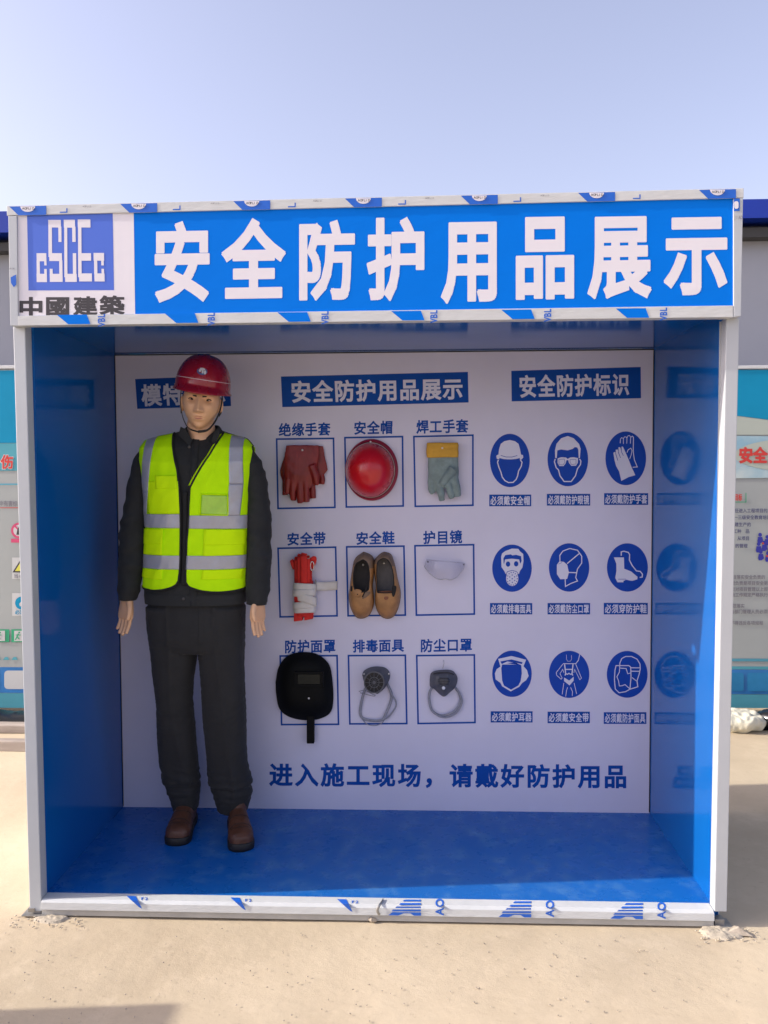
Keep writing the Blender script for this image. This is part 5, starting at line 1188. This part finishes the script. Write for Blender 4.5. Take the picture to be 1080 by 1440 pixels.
def tw0(v):
    lo = math.exp(-((v.z-zy(1112))/0.085)**2); kn = math.exp(-((v.z-zy(1000))/0.10)**2); up = math.exp(-((v.z-zy(900))/0.07)**2)
    a = 0.0028+0.0045*lo+0.0035*kn+0.003*up
    return wrk(v, 7, a*.9, (1.6, 1, .45))+wrk(v, 12, a*.7*(lo+.3), (.5, .5, 2.6), 2.0)+wrk(v, 22, a*.25, (1, 1, 2), 7.0)
vs = displace(vs, nr, tw); tro = obj('trousers', (vs, fs), M['trouser'], man, smooth=True)
from mathutils.bvhtree import BVHTree
tb_ = BVHTree.FromPolygons([V(v) for v in vs], fs)
def ray_front(px, py, tree, off=.002):
    o = V(CAM); d = (V(at(px, py, 1.0))-o).normalized(); h_ = tree.ray_cast(o, d); return (h_[0]-d*off) if h_[0] else V(at(px, py, .42))
obj('fly_seam', tube([ray_front(279.5-(py-850)*.01, py, tb_, -.0004) for py in np.linspace(848, 928, 24)], .0014, 6), M['piping'], tro, smooth=True)
obj('fly_seam', tube([ray_front(px, py, tb_, -.0004) for px, py in spline([(286, 850, 0), (287, 880, 0), (284, 905, 0), (280, 915, 0)], 6) if 1] if False else [ray_front(p[0], p[1], tb_, -.0004) for p in spline([(286, 850, 0), (287, 880, 0), (284, 903, 0), (280, 914, 0)], 6)], .0009, 6), M['piping'], tro, smooth=True)
for q_ in (((222, 852), (213, 866), (209, 882)), ((328, 852), (338, 864), (343, 882))):
    obj('pocket_seam', tube([ray_front(p[0], p[1], tb_, -.0004) for p in spline([(a, b_, 0) for a, b_ in q_], 6)], .0011, 6), M['piping'], tro, smooth=True)

# shoes on the feet
def worn_shoe(heel, toe, label):
    heel, toe = np.array(heel), np.array(toe); L_ = np.linalg.norm(toe-heel); f_ = V(((toe-heel)/L_)); f_ = V((f_.x, f_.y, 0)).normalized(); s_ = V((-f_.y, f_.x, 0)); up = V((0, 0, 1)); h0 = V((heel[0], heel[1], ZF))
    t = obj('shoe', ([], []), M['shoe_brown'], man, label=label); sc = L_/0.29
    st = [(0.004, .024, .050), (.02, .033, .072), (.06, .037, .090), (.10, .037, .095), (.14, .040, .088), (.18, .045, .072), (.215, .049, .060), (.25, .050, .054), (.272, .044, .048), (.286, .030, .038), (.290, .014, .026)]
    rg = [(h0+f_*u*sc+up*(.018+h_*.42), s_*w_, up*(h_*.60), 2.5) for u, w_, h_ in st]
    an = [(h0+f_*(.075+k*.0)*sc+up*z, s_*w_, f_*d_, 2.2) for k, (z, w_, d_) in enumerate(((.03, .036, .055), (.07, .037, .056), (.10, .040, .056), (.125, .041, .057)))]
    d = join(loft(rg, 28), loft(an, 28)); vs, fs, nr = remesh(d, .0035, 5); vs = displace(vs, nr, lambda v: wrk(v, 26, .0011, (1, 1, 1.5)))
    vs = [V((v.x, v.y, max(v.z, ZF+.012))) for v in vs]; b0 = ORG[man.name]; t.data.from_pydata([tuple(np.array(v)-b0) for v in vs], [], fs); t.data.polygons.foreach_set('use_smooth', [True]*len(fs)); t.data.update()
    tree = BVHTree.FromPolygons(vs, fs)
    out = []
    for u, w_ in ((-.004, .02), (.01, .034), (.05, .040), (.11, .040), (.17, .046), (.22, .052), (.255, .052), (.280, .042), (.294, .022)): out.append((u, w_))
    loopp = [(u, w_) for u, w_ in out]+[(.298, 0)]+[(u, -w_) for u, w_ in reversed(out)]+[(-.007, 0)]
    lo = spline([(a, b_, 0) for a, b_ in loopp+[loopp[0]]], 5)[:-1]; n = len(lo); vs2, fs2 = [], []
    for k, (z, g) in enumerate(((.0, .985), (.003, 1.0), (.022, 1.01), (.026, .985))):
        for p in lo: vs2.append(h0+f_*(.145+(p[0]-.145)*g)*sc+s_*p[1]*g+up*(z+(.006*max(0, (p[0]-.23)/.06) if k > 0 else 0)))
    for k in range(3):
        for i in range(n): j = (i+1) % n; fs2.append((k*n+i, k*n+j, (k+1)*n+j, (k+1)*n+i))
    fs2 += [tuple(range(n)), tuple(3*n+i for i in range(n))]
    obj('sole', fixn((vs2, fs2)), M['sole_dark'], t, smooth=True)
    def top(u, w_): q = h0+f_*u*sc+s_*w_+up*.3; h_ = tree.ray_cast(q, V((0, 0, -1))); return h_[0]+V((0, 0, .0003)) if h_[0] else q-up*.25
    for u0, cur in ((.222, .010), (.165, -.004)): obj('seam', tube([top(u0-cur*(1-(w_/.042)**2), w_) for w_ in np.linspace(-.043, .043, 18)], .0013, 6), M['lining'], t, smooth=True)
    obj('toe_seam', tube([top(.236, w_) for w_ in np.linspace(-.036, .036, 14)], .0008, 6), M['lining'], t, smooth=True)
tl_, tr_ = atz(247, 1184, .07), atz(340.5, 1192, .07)
hl_, hr_ = at(264, 1140, .66), at(326, 1140, .645)
worn_shoe((hl_[0]-0.002, tl_[1]+.272, 0), (tl_[0], tl_[1], 0), None)
worn_shoe((hr_[0]+0.010, tr_[1]+.285, 0), (tr_[0], tr_[1], 0), None)

# reflective vest: two front panels and a back panel over the jacket
def fold(px, py): return 0.0055*noise.noise(V((px*.05+py*.012, py*.024, 1.7)))+0.0028*noise.noise(V((px*.11+py*.05, py*.06, 5.1)))
def vpt(px, py, off=0.0, back=False):
    """point of the vest surface at picture column px and level py (front by default)"""
    g = .0085+off; x0_, y0_, z0_, a, b_ = tor(py, g, g+.003)
    kk = (y0_-CAM[1])/FPX; L_ = (x0_-a); s_ = (at(px, py, y0_)[0]-x0_)/a; s_ = max(-1, min(1, s_))
    y = (1-abs(s_)**2.5)**(1/2.5)*b_; w_ = fold(px, py)
    return (x0_+a*s_, (y0_+y) if back else (y0_-y-w_), z0_)
INL = [(608.5, 249), (613, 249.5), (627, 252), (647, 257), (660, 260.5), (674, 263), (702, 265), (758, 265.4), (800, 264.3), (813, 263)]
INR = [(608.5, 318), (613, 317.5), (625, 312), (640, 304.5), (660, 292), (674, 284), (685, 278.5), (722, 276.6), (758, 274.2), (800, 272.6), (816, 273.2)]
OUL = [(608.5, 216), (614, 203), (620, 199), (635, 196), (652, 202.5), (691, 208), (730, 206), (830, 200)]
OUR = [(608.5, 338), (614, 351), (620, 355), (635, 357), (674, 353.5), (691, 352), (724, 353), (830, 352)]
I_ = lambda tab, py: float(np.interp(py, [t[0] for t in tab], [t[1] for t in tab]))
def panel(name, inn, out, hem0, hemc, m, off=0.0, nu=36, nv=90, side=1):
    vs, fs = [], []
    for i in range(nu+1):
        u = i/nu
        corner = (14*(1-math.sqrt(max(0, 1-(1-min(1, u/.42))**2)))) if u < .42 else 4.5*((u-.42)/.58)**1.5
        hem = hem0-corner; top = 609+(8 if u > .1 else 0)*0+7.2*u**1.2
        for j in range(nv+1):
            v = j/nv; py = top+(hem-top)*v; a, b_ = I_(inn, py), I_(out, py)
            x0_, y0_, z0_, ra, rb_ = tor(py, .0085, .0085); fa = math.asin(max(-1, min(1, (at(a, py, y0_)[0]-x0_)/ra))); fb = math.asin(max(-1, min(1, (at(b_, py, y0_)[0]-x0_)/ra)))
            ph = fa+(fb-fa)*u; s_ = math.sin(ph); px = 540+(0)
            g = .0085+off; x1_, y1_, z1_, a1, b1 = tor(py, g, g+.003); xx = x1_+a1*s_; yy = (1-abs(s_)**2.5)**(1/2.5)*b1
            # picture column for the fold field
            pc = 300+(xx-at(300, py, y1_)[0])/((y1_-CAM[1])/FPX)
            vs.append((xx, y1_-yy-fold(pc, py), z1_))
    for i in range(nu):
        for j in range(nv): a = i*(nv+1)+j; fs.append((a, a+1, a+nv+2, a+nv+1))
    return vs, fs, nu, nv
vest = obj('vest', ([], []), M['hivis'], man)
def setmesh(o, vs, fs, th):
    b0 = ORG[man.name]; o.data.from_pydata([tuple(np.array(v)-b0) for v in vs], [], fs); o.data.polygons.foreach_set('use_smooth', [True]*len(fs)); o.data.update()
    if th: s_ = o.modifiers.new('thickness', 'SOLIDIFY'); s_.thickness = th; s_.offset = 0
pl = panel('front', INL, OUL, 825.5, 0, None); pr = panel('front', INR, OUR, 827.5, 0, None)
# back panel
vs, fs = [], []; nu, nv = 48, 60
for i in range(nu+1):
    for j in range(nv+1):
        u = i/nu; v = j/nv; top = 609+7.2*abs(2*u-1); py = top+(823-top)*v; x1_, y1_, z1_, a1, b1 = tor(py, .0085, .0115); arm = 0.97 if 628 < py < 688 else 1.0
        s_ = math.sin((2*u-1)*PI/2*arm); vs.append((x1_+a1*s_, y1_+(1-abs(s_)**2.5)**(1/2.5)*b1, z1_))
for i in range(nu):
    for j in range(nv): a = i*(nv+1)+j; fs.append((a, a+1, a+nv+2, a+nv+1))
setmesh(vest, *join(pl[:2], pr[:2], (vs, fs)), .0018)
def bordr(P, nm, m, rad):
    vs, fs, nu, nv = P; idx = [j for j in range(nv+1)]+[i*(nv+1)+nv for i in range(1, nu+1)]
    obj(nm, tube([vs[k] for k in idx], rad, 6), m, vest, smooth=True)
    idx = [nu*(nv+1)+j for j in range(0, nv+1) if 609 < 610+j*2.35 < 692]; obj(nm, tube([vs[k] for k in idx], rad*.8, 6), m, vest, smooth=True)
bordr(pl, 'piping', M['piping'], .0042); bordr(pr, 'piping', M['piping'], .0042)
# yellow facing seen inside the right lapel
vs, fs = [], []
for k, py in enumerate(np.linspace(611, 682, 24)):
    a = I_(INR, py)-1.6; x, y, z = vpt(a, py, -.001); x2, y2, z2 = vpt(a-2.6, py, -.003); vs += [(x, y, z), (x2, y2+.002, z2)]
for k in range(23): fs.append((2*k, 2*k+1, 2*k+3, 2*k+2))
o = obj('facing', (vs, fs), M['hivis_pocket'], vest, smooth=True); so_ = o.modifiers.new('thickness', 'SOLIDIFY'); so_.thickness = .0015
def vquad(nm, q, m, off, th=.0012, nu=14, nv=14, back=False):
    """patch on the vest between picture corners TL TR BR BL"""
    vs, fs = [], []; q = [np.array(p, float) for p in q]
    for j in range(nv+1):
        for i in range(nu+1):
            u, v = i/nu, j/nv; p = (q[0]*(1-u)+q[1]*u)*(1-v)+(q[3]*(1-u)+q[2]*u)*v; vs.append(vpt(p[0], p[1], off, back))
    for j in range(nv):
        for i in range(nu): a = j*(nu+1)+i; fs.append((a, a+1, a+nu+2, a+nu+1))
    o = obj(nm, fixface(vs, fs) if not back else (vs, fs), m, vest, smooth=True)
    if th: s_ = o.modifiers.new('thickness', 'SOLIDIFY'); s_.thickness = th; s_.offset = 0
    return o
RF = M['reflective']; HP = M['hivis_pocket']
vquad('reflective_band', [(203, 721.5), (264.2, 721), (264.4, 740), (203, 740)], RF, .0032, nu=30)
vquad('reflective_band', [(277.8, 723), (353, 723.5), (353, 742), (276.8, 740.5)], RF, .0032, nu=30)
vquad('reflective_band', [(200, 777.5), (264.2, 777.5), (263.6, 796), (200, 796)], RF, .0032, nu=30)
vquad('reflective_band', [(273.9, 777.5), (352, 778.5), (352, 796.5), (273.4, 796)], RF, .0032, nu=30)
for y0_, y1_ in ((722, 740.5), (777.5, 796)): vquad('reflective_band', [(198, y0_), (356, y0_), (356, y1_), (198, y1_)], RF, .0032, nu=40, back=True)
vquad('shoulder_band', [(212, 614.5), (226.5, 612.3), (217.8, 690), (205, 690)], RF, .0032, nv=40)
vquad('shoulder_band', [(205, 690), (217.8, 690), (214.5, 722), (204, 722)], RF, .0033, nv=14)
vquad('shoulder_band', [(329.5, 613), (346, 615.5), (347.5, 680), (330.5, 680)], RF, .0032, nv=40)
vquad('shoulder_band', [(330.5, 680), (347.5, 680), (343, 724), (327.8, 724)], RF, .0033, nv=14)
vquad('pocket', [(215.5, 676), (263, 676.5), (264.2, 720.3), (217, 720.3)], HP, .0028, .002)
vquad('pocket_flap', [(230.5, 668.5), (261, 669), (261.6, 686.5), (231, 686.8)], HP, .0058, .002)
vquad('clear_pocket', [(295, 695), (328.5, 696.5), (328.5, 723), (293.5, 721)], M['clear_pocket'], .0030, .0012)
for a, b_ in (((293.5, 694), (329.5, 695)), ((329, 695), (329, 723)), ((293.5, 695), (292, 721.5)), ((292, 721.8), (329, 723))):
    obj('pocket_edge', tube([vpt(a[0]+(b_[0]-a[0])*t, a[1]+(b_[1]-a[1])*t, .0042) for t in np.linspace(0, 1, 8)], .0022, 6), HP, vest, smooth=True)
vquad('pocket', [(206, 743), (241, 743), (240, 777), (205, 777)], HP, .0028, .002); vquad('pocket_flap', [(207, 742), (241.5, 741.5), (241, 761), (207, 763)], HP, .0052, .002)
vquad('pocket', [(204, 797), (240, 797), (240, 810.5), (205, 809)], HP, .0028, .002)
vquad('pocket', [(297, 744), (349, 744), (348, 778), (296, 778)], HP, .0028, .002); vquad('pocket_flap', [(297.5, 742), (349.5, 743), (349.5, 763.5), (297, 763)], HP, .0056, .002)
vquad('pocket', [(295, 797), (348, 797.5), (345, 810), (294, 809.5)], HP, .0028, .002)
vquad('zip_tape', [(268, 690), (274.5, 690), (272, 818), (266.5, 818)], M['piping'], -.004, .001, 3, 30)
